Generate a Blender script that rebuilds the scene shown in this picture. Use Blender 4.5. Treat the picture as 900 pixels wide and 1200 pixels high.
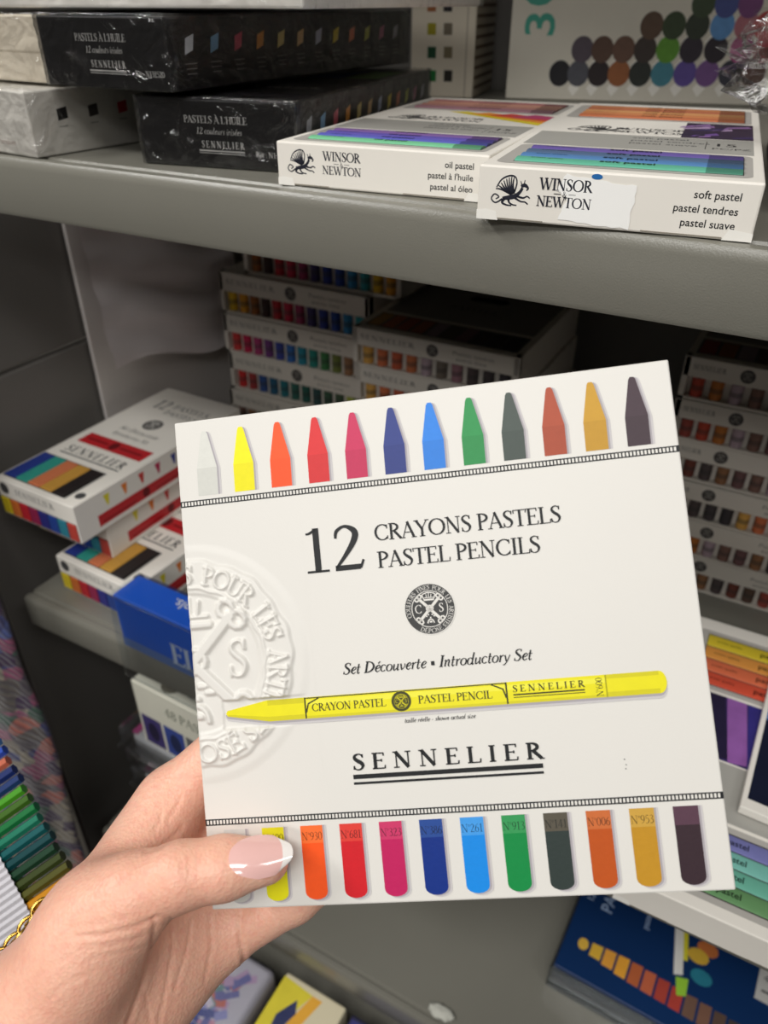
import bpy, bmesh, math, random
import numpy as np
from mathutils import Vector, Matrix, noise

random.seed(7)
for o in list(bpy.data.objects):
    bpy.data.objects.remove(o, do_unlink=True)
C = bpy.context.scene.collection
scene = bpy.context.scene
R_ = math.radians

# ------------------------------------------------------------------ camera
CAM = np.array([0.0, 0.0, 1.35])
PITCH, YAW, FPX = R_(33.7), R_(29.0), 900.0
FH = np.array([-math.sin(YAW), math.cos(YAW), 0.0])
CR = np.array([math.cos(YAW), math.sin(YAW), 0.0])                    # camera right
CF = math.cos(PITCH) * FH - math.sin(PITCH) * np.array([0, 0, 1.0])   # camera forward
CD = np.cross(CF, CR)                                                 # camera down

cam_data = bpy.data.cameras.new('camera')
cam = bpy.data.objects.new('camera', cam_data)
C.objects.link(cam)
M = Matrix.Identity(4)
for i in range(3):
    M[i][0], M[i][1], M[i][2], M[i][3] = CR[i], -CD[i], -CF[i], CAM[i]
cam.matrix_world = M
cam_data.sensor_fit = 'VERTICAL'
cam_data.sensor_height = 32.0
cam_data.lens = 24.0                     # 900 px focal length on a 1200 px tall frame
cam_data.clip_start = 0.01
cam_data.dof.use_dof = True
cam_data.dof.focus_distance = 0.262
cam_data.dof.aperture_fstop = 24.0 / 2.0
scene.camera = cam

# ------------------------------------------------------------------ world, lamps, exposure
world = bpy.data.worlds.new('world')
scene.world = world
world.use_nodes = True
bg = world.node_tree.nodes['Background']
bg.inputs[0].default_value = (1.0, 0.95, 0.88, 1)
bg.inputs[1].default_value = 0.07

def area(name, loc, target, sx, sy, power, col=(1.0, 0.985, 0.955)):
    l = bpy.data.lights.new(name, 'AREA')
    l.shape = 'RECTANGLE'; l.size = sx; l.size_y = sy
    l.energy = power; l.color = col
    o = bpy.data.objects.new(name, l); C.objects.link(o)
    o.location = loc
    o.rotation_euler = (Vector(target) - Vector(loc)).to_track_quat('-Z', 'Y').to_euler()
    return o
area('ceiling_and_fill_light', (0.02, -0.92, 2.72), (-0.15, 0.3, 1.2), 1.2, 0.30, 17)
area('ceiling_and_fill_light', (0.35, -1.9, 2.6), (-0.2, 0.3, 1.0), 1.2, 0.3, 13)  # added fill lamp, brightens the lower front surfaces; not a known fixture
area('ceiling_and_fill_light', (1.3, -0.5, 2.75), (0.0, 0.3, 1.1), 0.9, 0.3, 8)
area('ceiling_and_fill_light', (-1.6, -0.7, 2.72), (-0.3, 0.3, 1.0), 0.9, 0.3, 24)

scene.view_settings.view_transform = 'Standard'
scene.view_settings.look = 'None'
scene.view_settings.exposure = 0.0
scene.view_settings.gamma = 1.0
scene.view_settings.use_curve_mapping = False

# ------------------------------------------------------------------ points from bearings
def ray(x, y):
    return (x - 450.0) / FPX * CR + (y - 600.0) / FPX * CD + CF
def at_depth(x, y, d):
    return CAM + ray(x, y) * d
def c2w(p):
    p = np.asarray(p, float)
    return CAM + p[..., 0:1] * CR + p[..., 1:2] * CD + p[..., 2:3] * CF

# ------------------------------------------------------------------ materials
def lin(c):
    c = c / 255.0
    return c / 12.92 if c <= 0.04045 else ((c + 0.055) / 1.055) ** 2.4
def rgb(r, g, b):
    return (lin(r), lin(g), lin(b), 1.0)
MATS = {}
def mat(col, rough=0.5, spec=0.5, var=0.04, scale=60.0, bump=0.0, metal=0.0, bscale=None, coat=0.0):
    """A surface of one colour with slight procedural mottling (and grain)."""
    key = (col, rough, spec, var, scale, bump, metal, bscale, coat)
    if key in MATS:
        return MATS[key]
    m = bpy.data.materials.new('surface_%03d' % len(MATS)); m.use_nodes = True
    nt = m.node_tree; b = nt.nodes['Principled BSDF']
    tc = nt.nodes.new('ShaderNodeTexCoord')
    nz = nt.nodes.new('ShaderNodeTexNoise'); nz.inputs['Scale'].default_value = scale
    nz.inputs['Detail'].default_value = 4
    nt.links.new(tc.outputs['Object'], nz.inputs['Vector'])
    c = rgb(*col)
    mx = nt.nodes.new('ShaderNodeMix'); mx.data_type = 'RGBA'
    mx.inputs[6].default_value = tuple(max(0, v * (1 - var)) for v in c[:3]) + (1,)
    mx.inputs[7].default_value = tuple(min(1, v * (1 + var)) for v in c[:3]) + (1,)
    nt.links.new(nz.outputs['Fac'], mx.inputs[0])
    nt.links.new(mx.outputs[2], b.inputs['Base Color'])
    b.inputs['Roughness'].default_value = rough
    b.inputs['Specular IOR Level'].default_value = spec
    b.inputs['Metallic'].default_value = metal
    b.inputs['Coat Weight'].default_value = coat
    if bump > 0:
        n2 = nt.nodes.new('ShaderNodeTexNoise'); n2.inputs['Scale'].default_value = bscale or 900.0
        n2.inputs['Detail'].default_value = 3
        nt.links.new(tc.outputs['Object'], n2.inputs['Vector'])
        bp = nt.nodes.new('ShaderNodeBump'); bp.inputs['Strength'].default_value = bump
        bp.inputs['Distance'].default_value = 0.0004
        nt.links.new(n2.outputs['Fac'], bp.inputs['Height'])
        nt.links.new(bp.outputs['Normal'], b.inputs['Normal'])
    MATS[key] = m
    return m

def film_mat(name, tint=(1, 1, 1, 1), gloss=0.09, rough=0.08, wr=0.0, wscale=60.0):
    """Thin clear plastic: transparent with a real glossy coat; optional crinkles."""
    m = bpy.data.materials.new(name); m.use_nodes = True
    nt = m.node_tree
    for n in list(nt.nodes):
        nt.nodes.remove(n)
    out = nt.nodes.new('ShaderNodeOutputMaterial')
    tr = nt.nodes.new('ShaderNodeBsdfTransparent'); tr.inputs[0].default_value = tint
    gl = nt.nodes.new('ShaderNodeBsdfGlossy'); gl.inputs['Roughness'].default_value = rough
    lw = nt.nodes.new('ShaderNodeLayerWeight'); lw.inputs[0].default_value = 0.25
    ad = nt.nodes.new('ShaderNodeMath'); ad.operation = 'MULTIPLY_ADD'
    ad.inputs[1].default_value = 0.6; ad.inputs[2].default_value = gloss
    mx = nt.nodes.new('ShaderNodeMixShader')
    nt.links.new(lw.outputs['Fresnel'], ad.inputs[0])
    nt.links.new(ad.outputs[0], mx.inputs[0])
    nt.links.new(tr.outputs[0], mx.inputs[1]); nt.links.new(gl.outputs[0], mx.inputs[2])
    nt.links.new(mx.outputs[0], out.inputs[0])
    if wr > 0:
        tc = nt.nodes.new('ShaderNodeTexCoord')
        nz = nt.nodes.new('ShaderNodeTexNoise'); nz.inputs['Scale'].default_value = wscale
        nz.inputs['Detail'].default_value = 5; nz.inputs['Distortion'].default_value = 1.5
        nt.links.new(tc.outputs['Object'], nz.inputs['Vector'])
        bp = nt.nodes.new('ShaderNodeBump'); bp.inputs['Strength'].default_value = wr
        bp.inputs['Distance'].default_value = 0.004
        nt.links.new(nz.outputs['Fac'], bp.inputs['Height'])
        for n in (gl, lw):
            nt.links.new(bp.outputs['Normal'], n.inputs['Normal'])
    return m

WHITE = mat((226, 223, 217), 0.45, 0.4, 0.012, 40)
INK = mat((28, 30, 32), 0.5, 0.3)
INKSOFT = mat((75, 75, 76), 0.5, 0.3)

# ------------------------------------------------------------------ mesh builder
class MB:
    def __init__(s):
        s.v, s.f, s.m, s.mats, s.k = [], [], [], [], 0
    def mi(s, m):
        if m not in s.mats:
            s.mats.append(m)
        return s.mats.index(m)
    def poly(s, pts, m):
        n = len(s.v); s.v += [tuple(p) for p in pts]
        s.f.append(tuple(range(n, n + len(pts)))); s.m.append(s.mi(m))
    def raw(s, vs, fs, m):
        n = len(s.v); s.v += [tuple(p) for p in vs]; k = s.mi(m)
        for f in fs:
            s.f.append(tuple(i + n for i in f)); s.m.append(k)
    def bm(s, b, m):
        b.verts.index_update()
        s.raw([v.co for v in b.verts], [[v.index for v in f.verts] for f in b.faces], m); b.free()
    def box(s, x0, x1, y0, y1, z0, z1, m, bev=0.0, seg=2):
        b = bmesh.new(); bmesh.ops.create_cube(b, size=1)
        for v in b.verts:
            v.co = Vector((x0 + (v.co.x + .5) * (x1 - x0), y0 + (v.co.y + .5) * (y1 - y0), z0 + (v.co.z + .5) * (z1 - z0)))
        if bev > 0:
            bmesh.ops.bevel(b, geom=list(b.edges), offset=bev, segments=seg, profile=.5, affect='EDGES')
        s.bm(b, m)
    def cyl(s, p0, p1, r0, r1, m, n=16, cap=True):
        p0, p1 = Vector(p0), Vector(p1); d = (p1 - p0).normalized()
        a = d.orthogonal().normalized(); c = d.cross(a)
        vs = []
        for p, r in ((p0, r0), (p1, r1)):
            for i in range(n):
                t = 2 * math.pi * i / n
                vs.append(p + (a * math.cos(t) + c * math.sin(t)) * r)
        fs = [(i, (i + 1) % n, n + (i + 1) % n, n + i) for i in range(n)]
        if cap:
            fs += [tuple(range(n - 1, -1, -1)), tuple(range(n, 2 * n))]
        s.raw(vs, fs, m)
    def tube(s, pts, r, m, n=8):
        pts = [Vector(p) for p in pts]; vs = []; fs = []
        for i, p in enumerate(pts):
            d = (pts[min(i + 1, len(pts) - 1)] - pts[max(i - 1, 0)]).normalized()
            a = d.cross(Vector((.31, .22, .93))).normalized(); c = d.cross(a)
            for k in range(n):
                t = 2 * math.pi * k / n
                vs.append(p + (a * math.cos(t) + c * math.sin(t)) * r)
        for i in range(len(pts) - 1):
            for k in range(n):
                fs.append((i * n + k, i * n + (k + 1) % n, (i + 1) * n + (k + 1) % n, (i + 1) * n + k))
        fs += [tuple(range(n - 1, -1, -1)), tuple(range((len(pts) - 1) * n, len(pts) * n))]
        s.raw(vs, fs, m)
    def build(s, name, parent=None, smooth=False, loc=None, angle=None):
        me = bpy.data.meshes.new(name); me.from_pydata(s.v, [], s.f)
        for m in s.mats:
            me.materials.append(m)
        me.polygons.foreach_set('material_index', s.m)
        if smooth:
            me.polygons.foreach_set('use_smooth', [True] * len(s.f))
            if angle:
                me.set_sharp_from_angle(angle=R_(angle))
        me.update()
        o = bpy.data.objects.new(name, me); C.objects.link(o)
        if parent:
            o.parent = parent
        if loc is not None:
            o.location = loc
        return o

def tag(o, label=None, cat=None, group=None, kind=None):
    if label: o['label'] = label
    if cat: o['category'] = cat
    if group: o['group'] = group
    if kind: o['kind'] = kind
    return o
def empty(name, loc, rz=0.0):
    o = bpy.data.objects.new(name, None); C.objects.link(o)
    o.location = loc; o.rotation_euler = (0, 0, rz); o.empty_display_size = .02
    return o
def copy_tree(o, parent=None):
    c = o.copy(); C.objects.link(c)
    if parent: c.parent = parent
    for ch in list(o.children):
        copy_tree(ch, c)
    return c

# a face of a box to print on: O origin, U along the text, V up the text, N outwards
class Face:
    def __init__(s, mb, O, U, V, N=None, eps=5e-5):
        s.mb, s.O, s.U, s.V = mb, Vector(O), Vector(U), Vector(V)
        s.N = Vector(N) if N else s.U.cross(s.V).normalized()
        s.e = eps
    def p(s, u, v):
        return s.O + s.U * u + s.V * v + s.N * s.e
    def poly(s, pts, m, up=True):
        if up: s.e += 8e-7
        s.mb.poly([s.p(*q) for q in pts], m)
    def rect(s, u0, v0, u1, v1, m):
        s.poly([(u0, v0), (u1, v0), (u1, v1), (u0, v1)], m)
    def ell(s, cu, cv, ru, rv, m, n=24):
        s.poly([(cu + ru * math.cos(2 * math.pi * i / n), cv + rv * math.sin(2 * math.pi * i / n)) for i in range(n)], m)
    def ribbon(s, pts, m):
        """stroke through (u, v, width) points"""
        L, Rr = [], []
        for i, (x, y, w) in enumerate(pts):
            a = pts[max(i - 1, 0)]; b = pts[min(i + 1, len(pts) - 1)]
            dx, dy = b[0] - a[0], b[1] - a[1]; l = math.hypot(dx, dy) or 1
            nx, ny = -dy / l * w / 2, dx / l * w / 2
            L.append((x + nx, y + ny)); Rr.append((x - nx, y - ny))
        n = len(pts)
        s.mb.raw([s.p(*q) for q in L] + [s.p(*q) for q in Rr],
                 [(n + i, n + i + 1, i + 1, i) for i in range(n - 1)], m)
    def strokes(s, st, m, fn=None):
        s.e += 2e-6
        for k in st:
            s.ribbon([fn(*q) for q in k] if fn else k, m)
    def sans(s, txt, u, v, size, m, align='l', bold=0.0, width=None):
        vs, fs, w = bfont(txt, bold)
        sx = size
        if width: sx = width / w
        off = {'l': 0, 'r': -w * sx, 'c': -w * sx / 2}[align]
        s.e += 2e-6
        s.mb.raw([s.p(u + off + x * sx, v + y * size) for x, y in vs], fs, m)

_bf = {}
def bfont(txt, bold=0.0):
    """outline of a line of sans lettering, cap height scaled to 1"""
    if (txt, bold) in _bf:
        return _bf[(txt, bold)]
    cu = bpy.data.curves.new('t', 'FONT'); cu.body = txt; cu.size = 1.0 / 0.69; cu.offset = bold
    cu.resolution_u = 3
    ob = bpy.data.objects.new('t', cu); C.objects.link(ob)
    dg = bpy.context.evaluated_depsgraph_get()
    me = bpy.data.meshes.new_from_object(ob.evaluated_get(dg))
    vs = [(v.co.x, v.co.y) for v in me.vertices]; fs = [tuple(p.vertices) for p in me.polygons]
    w = max([x for x, _ in vs] or [1])
    bpy.data.objects.remove(ob); bpy.data.curves.remove(cu); bpy.data.meshes.remove(me)
    _bf[(txt, bold)] = (vs, fs, w)
    return _bf[(txt, bold)]

# ------------------------------------------------------------------ serif lettering drawn as strokes
TK, TN, SF = 0.125, 0.05, 0.045
def arc(cx, cy, rx, ry, a0, a1, wk=TK, wn=TN, n=14):
    r = []
    for i in range(n + 1):
        t = R_(a0 + (a1 - a0) * i / n)
        r.append((cx + rx * math.cos(t), cy + ry * math.sin(t), wn + (wk - wn) * abs(math.cos(t)) ** 1.3))
    return r
def ln(x0, y0, x1, y1, w):
    return [(x0, y0, w), (x1, y1, w)]
def sf(x, y, l=.26):
    y = y + SF / 2 if y < .5 else y - SF / 2
    return ln(x - l / 2, y, x + l / 2, y, SF)
def st(x, y0=0, y1=1, w=TK, s='bt', l=.28):
    r = [ln(x, y0, x, y1, w)]
    if 'b' in s: r.append(sf(x, y0, l))
    if 't' in s: r.append(sf(x, y1, l))
    return r
def seq(pts, ws):
    return [(x, y, w) for (x, y), w in zip(pts, ws)]
def spl(P, n=8):
    """smooth curve through (x, y, w) points"""
    P = [P[0]] + list(P) + [P[-1]]; o = []
    for i in range(1, len(P) - 2):
        for k in range(n):
            t = k / n
            q = []
            for c in range(3):
                a, b, d, e = (P[i - 1][c], P[i][c], P[i + 1][c], P[i + 2][c])
                q.append(.5 * (2 * b + (d - a) * t + (2 * a - 5 * b + 4 * d - e) * t * t + (3 * b - a - 3 * d + e) * t ** 3))
            o.append(tuple(q))
    o.append(tuple(P[-2])); return o
S_CAP = spl([(.46, .78, .05), (.40, .94, .05), (.27, .985, .055), (.12, .90, .09), (.10, .74, .12), (.22, .58, .14), (.38, .44, .14), (.46, .27, .12), (.38, .07, .07), (.22, .01, .05), (.09, .09, .05), (.05, .27, .05)], 5)
G = {
 'A': ([ln(.36, .98, .07, .02, TN), ln(.34, 1.0, .66, .02, TK), ln(.16, .34, .52, .34, SF), sf(.07, 0, .24), sf(.67, 0, .28)], .76),
 'C': ([arc(.44, .5, .37, .47, 45, 315), ln(.70, .70, .70, .95, TN), ln(.70, .07, .72, .27, TN)], .78),
 'D': (st(.15) + [arc(.17, .5, .52, .475, -90, 90)], .78),
 'E': (st(.15) + [ln(.15, .975, .54, .975, SF), ln(.15, .52, .44, .52, SF), ln(.15, .025, .56, .025, SF), ln(.54, .80, .54, 1, TN), ln(.58, 0, .60, .22, TN), ln(.44, .43, .44, .61, TN)], .64),
 'F': (st(.15) + [ln(.15, .975, .54, .975, SF), ln(.15, .52, .44, .52, SF), ln(.54, .80, .54, 1, TN), ln(.44, .43, .44, .61, TN)], .58),
 'G': ([arc(.44, .5, .37, .47, 45, 320), ln(.70, .70, .70, .95, TN), ln(.72, .05, .72, .42, TK * .9), sf(.70, .44, .24)], .84),
 'H': (st(.15) + st(.65) + [ln(.15, .52, .65, .52, SF)], .80),
 'I': (st(.17), .34),
 'L': (st(.15) + [ln(.15, .025, .56, .025, SF), ln(.57, 0, .60, .25, TN)], .61),
 'M': (st(.12, w=TN) + st(.78) + [ln(.14, 1, .45, .05, TK), ln(.76, 1, .45, .05, TN)], .92),
 'N': ([ln(.14, .02, .14, .98, TN), ln(.68, .02, .68, .98, TN), ln(.12, 1, .68, .0, TK), sf(.14, 0, .26), sf(.10, 1, .22), sf(.68, 1, .26)], .84),
 'O': ([arc(.46, .5, .39, .475, 0, 360, n=28)], .92),
 'P': (st(.15) + [arc(.17, .735, .36, .245, -90, 90)], .60),
 'R': (st(.15) + [arc(.17, .745, .33, .235, -90, 90), ln(.30, .52, .66, .02, TK), sf(.68, 0, .20)], .70),
 'S': ([S_CAP, ln(.46, .76, .46, .98, TN), ln(.05, .03, .05, .26, TN)], .55),
 'T': (st(.34, s='b', l=.32) + [ln(.02, .975, .66, .975, SF), ln(.03, .78, .01, 1, TN), ln(.65, .78, .67, 1, TN)], .68),
 'U': ([ln(.14, .3, .14, .98, TK), ln(.64, .3, .64, .98, TN), arc(.39, .3, .25, .275, 180, 360), sf(.14, 1, .28), sf(.64, 1, .26)], .78),
 'V': ([ln(.08, 1, .38, 0, TK), ln(.68, 1, .39, .02, TN), sf(.08, 1), sf(.68, 1, .24)], .74),
 'W': ([ln(.08, 1, .34, 0, TK), ln(.58, 1, .35, .02, TN), ln(.52, 1, .78, 0, TK), ln(1.04, 1, .79, .02, TN), sf(.08, 1), sf(.55, 1, .3), sf(1.04, 1, .24)], 1.10),
 'Y': ([ln(.06, 1, .36, .46, TK), ln(.64, 1, .37, .48, TN), ln(.36, 0, .36, .5, TK), sf(.06, 1), sf(.64, 1, .24), sf(.36, 0, .3)], .70),
 'Z': ([ln(.06, .975, .56, .975, SF), ln(.56, .98, .06, .02, TK), ln(.06, .025, .58, .025, SF), ln(.06, .8, .06, 1, TN), ln(.59, 0, .6, .22, TN)], .64),
 '&': ([spl([(.72, .52, .05), (.60, .2, .06), (.35, .02, .08), (.12, .15, .1), (.2, .42, .1), (.42, .62, .07), (.44, .88, .06), (.3, .97, .06), (.2, .82, .1), (.35, .5, .12), (.72, .04, .12)])], .80),
 '1': (st(.26, s='b', l=.4) + [spl([(.27, .98, .06), (.16, .90, .05), (.08, .88, .04)])], .52),
 '2': ([spl([(.09, .72, .05), (.12, .88, .07), (.27, .975, .06), (.43, .86, .12), (.43, .68, .125), (.28, .38, .09), (.07, .06, .05)]), ln(.05, .05, .50, .05, .105), ln(.50, .02, .56, .20, .05)], .58),
 '3': ([spl([(.08, .85, .05), (.24, .97, .05), (.4, .85, .11), (.34, .64, .09), (.2, .56, .05), (.38, .46, .1), (.44, .25, .12), (.3, .04, .08), (.06, .06, .06)])], .52),
 '4': ([ln(.36, 0, .36, 1, TK), ln(.36, 1, .03, .3, TN), ln(.02, .28, .54, .28, SF)], .58),
 '5': ([ln(.14, .97, .44, .97, .08), ln(.14, .97, .11, .58, TN), spl([(.11, .58, .05), (.28, .63, .06), (.43, .45, .11), (.42, .22, .12), (.26, .03, .08), (.05, .05, .06)])], .52),
 '6': ([arc(.28, .3, .2, .28, 0, 360, n=20), spl([(.09, .34, .11), (.12, .62, .1), (.26, .86, .07), (.44, .99, .05)])], .56),
 '7': ([ln(.05, .96, .5, .96, .08), ln(.5, .96, .2, 0, TK * .8)], .52),
 '8': ([arc(.27, .75, .16, .22, 0, 360, n=18), arc(.27, .27, .2, .26, 0, 360, n=20)], .54),
 '9': ([arc(.28, .69, .2, .28, 0, 360, n=20), spl([(.47, .66, .11), (.44, .38, .1), (.3, .14, .07), (.12, .01, .05)])], .56),
 '0': ([arc(.29, .5, .22, .47, 0, 360, n=22)], .58),
 '°': ([arc(.14, .82, .09, .12, 0, 360, .05, .04, 14)], .28),
 'a': ([arc(.24, .3, .19, .3, 40, 320, .1, .04), ln(.44, .6, .40, .1, .1), spl([(.40, .12, .08), (.45, .0, .05), (.55, .12, .04)])], .54),
 'c': ([arc(.24, .31, .19, .29, 40, 320, .1, .04)], .44),
 'd': ([arc(.23, .3, .18, .29, 30, 330, .1, .04), ln(.44, 1.05, .40, .1, .09), spl([(.40, .12, .08), (.45, .0, .05), (.55, .12, .04)])], .55),
 'e': ([spl([(.10, .26, .05), (.30, .34, .05), (.40, .48, .06), (.30, .6, .06), (.14, .46, .1), (.10, .2, .1), (.24, .02, .06), (.42, .14, .04)])], .44),
 'h': ([ln(.12, 0, .12, 1.05, .09), spl([(.12, .35, .04), (.28, .58, .06), (.38, .5, .09), (.36, .1, .09), (.46, .02, .05)])], .52),
 'i': ([ln(.12, .56, .12, .08, .09), spl([(.12, .1, .08), (.18, .0, .05), (.26, .1, .04)]), ln(.02, .5, .12, .58, .04), ln(.13, .78, .14, .90, .11)], .28),
 'l': ([ln(.12, 1.05, .12, .08, .09), spl([(.12, .1, .08), (.18, .0, .05), (.26, .1, .04)])], .28),
 'n': ([ln(.12, 0, .12, .58, .09), ln(.03, .5, .12, .6, .04), spl([(.12, .3, .04), (.28, .57, .06), (.38, .5, .09), (.36, .1, .09), (.46, .02, .05)])], .52),
 'o': ([arc(.25, .3, .2, .29, 0, 360, .1, .045, 20)], .50),
 'r': ([ln(.12, 0, .12, .58, .09), ln(.03, .5, .12, .6, .04), spl([(.12, .3, .04), (.22, .52, .05), (.34, .58, .08)])], .37),
 's': ([spl([(.32, .48, .05), (.24, .59, .05), (.12, .5, .08), (.2, .33, .1), (.3, .17, .09), (.2, .02, .05), (.05, .1, .06)])], .37),
 't': ([ln(.14, .85, .12, .1, .09), ln(.02, .56, .3, .56, .045), spl([(.12, .12, .08), (.18, .0, .06), (.3, .1, .04)])], .33),
 'u': ([ln(.1, .58, .1, .2, .09), spl([(.1, .2, .09), (.16, .02, .06), (.36, .25, .04)]), ln(.4, .58, .38, .08, .09), spl([(.38, .1, .08), (.43, .0, .05), (.52, .12, .04)])], .53),
 'v': ([ln(.06, .58, .2, .02, .09), spl([(.2, .02, .05), (.38, .3, .05), (.38, .56, .07)])], .45),
 'w': ([ln(.06, .58, .18, .02, .09), ln(.18, .02, .34, .55, .045), ln(.34, .58, .46, .02, .09), spl([(.46, .02, .05), (.62, .3, .05), (.62, .56, .07)])], .70),
 'y': ([ln(.06, .58, .22, .04, .09), spl([(.42, .58, .06), (.3, .1, .06), (.14, -.22, .06), (.0, -.24, .06)])], .46),
 'z': ([ln(.05, .54, .38, .54, .07), ln(.38, .54, .05, .04, .05), ln(.05, .04, .4, .04, .07)], .44),
 'x': ([ln(.05, .58, .38, .02, .09), ln(.38, .58, .05, .02, .045)], .44),
 'p': ([ln(.12, -.3, .12, .58, .09), arc(.26, .3, .18, .28, -150, 150, .1, .04)], .52),
 'm': ([ln(.12, 0, .12, .58, .09), spl([(.12, .3, .04), (.28, .57, .06), (.36, .5, .09), (.36, 0, .09)]), spl([(.36, .3, .04), (.52, .57, .06), (.6, .5, .09), (.6, 0, .09)])], .74),
 '-': ([ln(.05, .3, .28, .3, .06)], .34), '•': ([[(.05, .38, .26), (.31, .38, .26)]], .38),
 "'": ([ln(.08, 1, .06, .78, .08)], .16), ':': ([ln(.1, 0, .1, .1, .1), ln(.1, .45, .1, .55, .1)], .22), '.': ([ln(.1, 0, .1, .1, .1)], .2), ' ': ([], .30),
}
G['é'] = (G['e'][0] + [ln(.22, .74, .36, .92, .07)], G['e'][1])
G['É'] = (G['E'][0] + [ln(.26, 1.08, .42, 1.22, .07)], G['E'][1])
G['À'] = (G['A'][0] + [ln(.22, 1.22, .40, 1.08, .07)], G['A'][1])
G['j'] = G['i']; G['g'] = G['y']; G['f'] = G['t']; G['b'] = G['h']; G['k'] = G['h']; G['q'] = G['p']

def serif(txt, size, width=None, slant=0.0, track=0.0, bold=1.0):
    """strokes of a line of serif lettering; cap height = size; optional exact width"""
    x = 0; out = []
    for ch in txt:
        g, adv = G[ch]
        for k in g:
            out.append([(x + px + slant * py, py, w * bold) for px, py, w in k])
        x += adv + track
    x -= track
    sx = (width / x) if width else size
    return [[(a * sx, b * size, w * (size * .5 + sx * .5)) for a, b, w in k] for k in out], x * sx
def put_serif(face, txt, u, v, size, m, width=None, slant=0.0, track=0.0, bold=1.0, align='l'):
    s_, w = serif(txt, size, width, slant, track, bold)
    off = {'l': 0, 'c': -w / 2, 'r': -w}[align]
    face.strokes(s_, m, lambda a, b, c: (u + off + a, v + b, c))
def seal_strokes(ringtext=True, full='COULEURS  FINES  POUR  LES  ARTISTES', foot='DÉPOSÉ'):
    """round crest, unit radius: lettering round the rim, crown, crossed bones, C and S"""
    o = []
    if ringtext:
        ks, tw = serif(full, .17)
        for ch_s in ks:
            k = []
            for a, b, w in ch_s:
                th = R_(200 - 256 * a / tw); r = .76 + b
                k.append((r * math.cos(th), r * math.sin(th), w))
            o.append(k)
        ks, tw = serif(foot, .17)
        for ch_s in ks:
            k = []
            for a, b, w in ch_s:
                th = R_(-120 + 60 * a / tw); r = .93 - b
                k.append((r * math.cos(th), r * math.sin(th), w))
            o.append(k)
    for rr, w in ((.985, .03), (.70, .03)):
        o.append([(rr * math.cos(t), rr * math.sin(t), w) for t in np.linspace(0, 2 * math.pi, 49)])
    for sgn in (1, -1):
        o.append([(-.40 * sgn, -.42, .11), (.40 * sgn, .42, .11)])
        for e in (1, -1):
            bx, by = .42 * sgn * e, .44 * e
            for ang in (1, -1):
                dx, dy = bx + ang * .075 * -by / .6 * 1, by + ang * .075 * bx / .6
                o.append([(dx + .075 * math.cos(t), dy + .075 * math.sin(t), .06) for t in np.linspace(0, 2 * math.pi, 11)])
    o.append(arc(0, .02, .13, .11, 0, 360, .05, .05, 16))
    # crown
    o.append([(-.20, .36, .07), (.20, .36, .07)])
    o.append([(-.18, .44, .03), (.18, .44, .03)])
    o.append(spl([(-.19, .38, .04), (-.25, .56, .04), (-.12, .62, .04), (0, .64, .04), (.12, .62, .04), (.25, .56, .04), (.19, .38, .04)]))
    o.append([(-.08, .44, .03), (-.10, .58, .03)]); o.append([(.08, .44, .03), (.10, .58, .03)]); o.append([(0, .44, .03), (0, .62, .03)])
    for s_ in serif('C', .34)[0]: o.append([(a - .58, b - .15, w * 1.1) for a, b, w in s_])
    for s_ in serif('S', .34)[0]: o.append([(a + .36, b - .15, w * 1.1) for a, b, w in s_])
    o.append(arc(0, -.55, .12, .15, 0, 180, .05, .05, 10)); o.append([(-.05, -.5, .06), (.05, -.5, .06)])
    for q in ((-.15, -.28), (.15, -.28), (0, -.34), (-.08, -.22), (.08, -.22)):
        o.append([(q[0] - .03, q[1], .05), (q[0] + .03, q[1], .05)])
    return o
SEAL = seal_strokes()
SEAL_SMALL = seal_strokes(False)
def put_seal(face, u, v, r, dark, light, detail=True, flip=1):
    face.ell(u, v, r, r, dark, 28)
    if light:
        face.strokes(SEAL if detail else SEAL_SMALL, light, lambda a, b, c: (u + a * r, v + flip * b * r, c * r))
# ================================================================== the setting
FLOOR = mat((92, 88, 82), 0.5, 0.3, 0.1, 6)
mb = MB(); mb.box(-3, 3, -3, 1.6, -.04, 0, FLOOR)
tag(mb.build('floor'), kind='structure')
mb = MB(); mb.box(-3, 3, 1.0, 1.06, 0, 3, mat((120, 116, 108), .8, .2))
tag(mb.build('wall_back'), kind='structure')
mb = MB(); mb.box(-3, 3, -3, 1.06, 3.0, 3.05, mat((200, 196, 188), .9, .2))
tag(mb.build('ceiling'), kind='structure')

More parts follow.
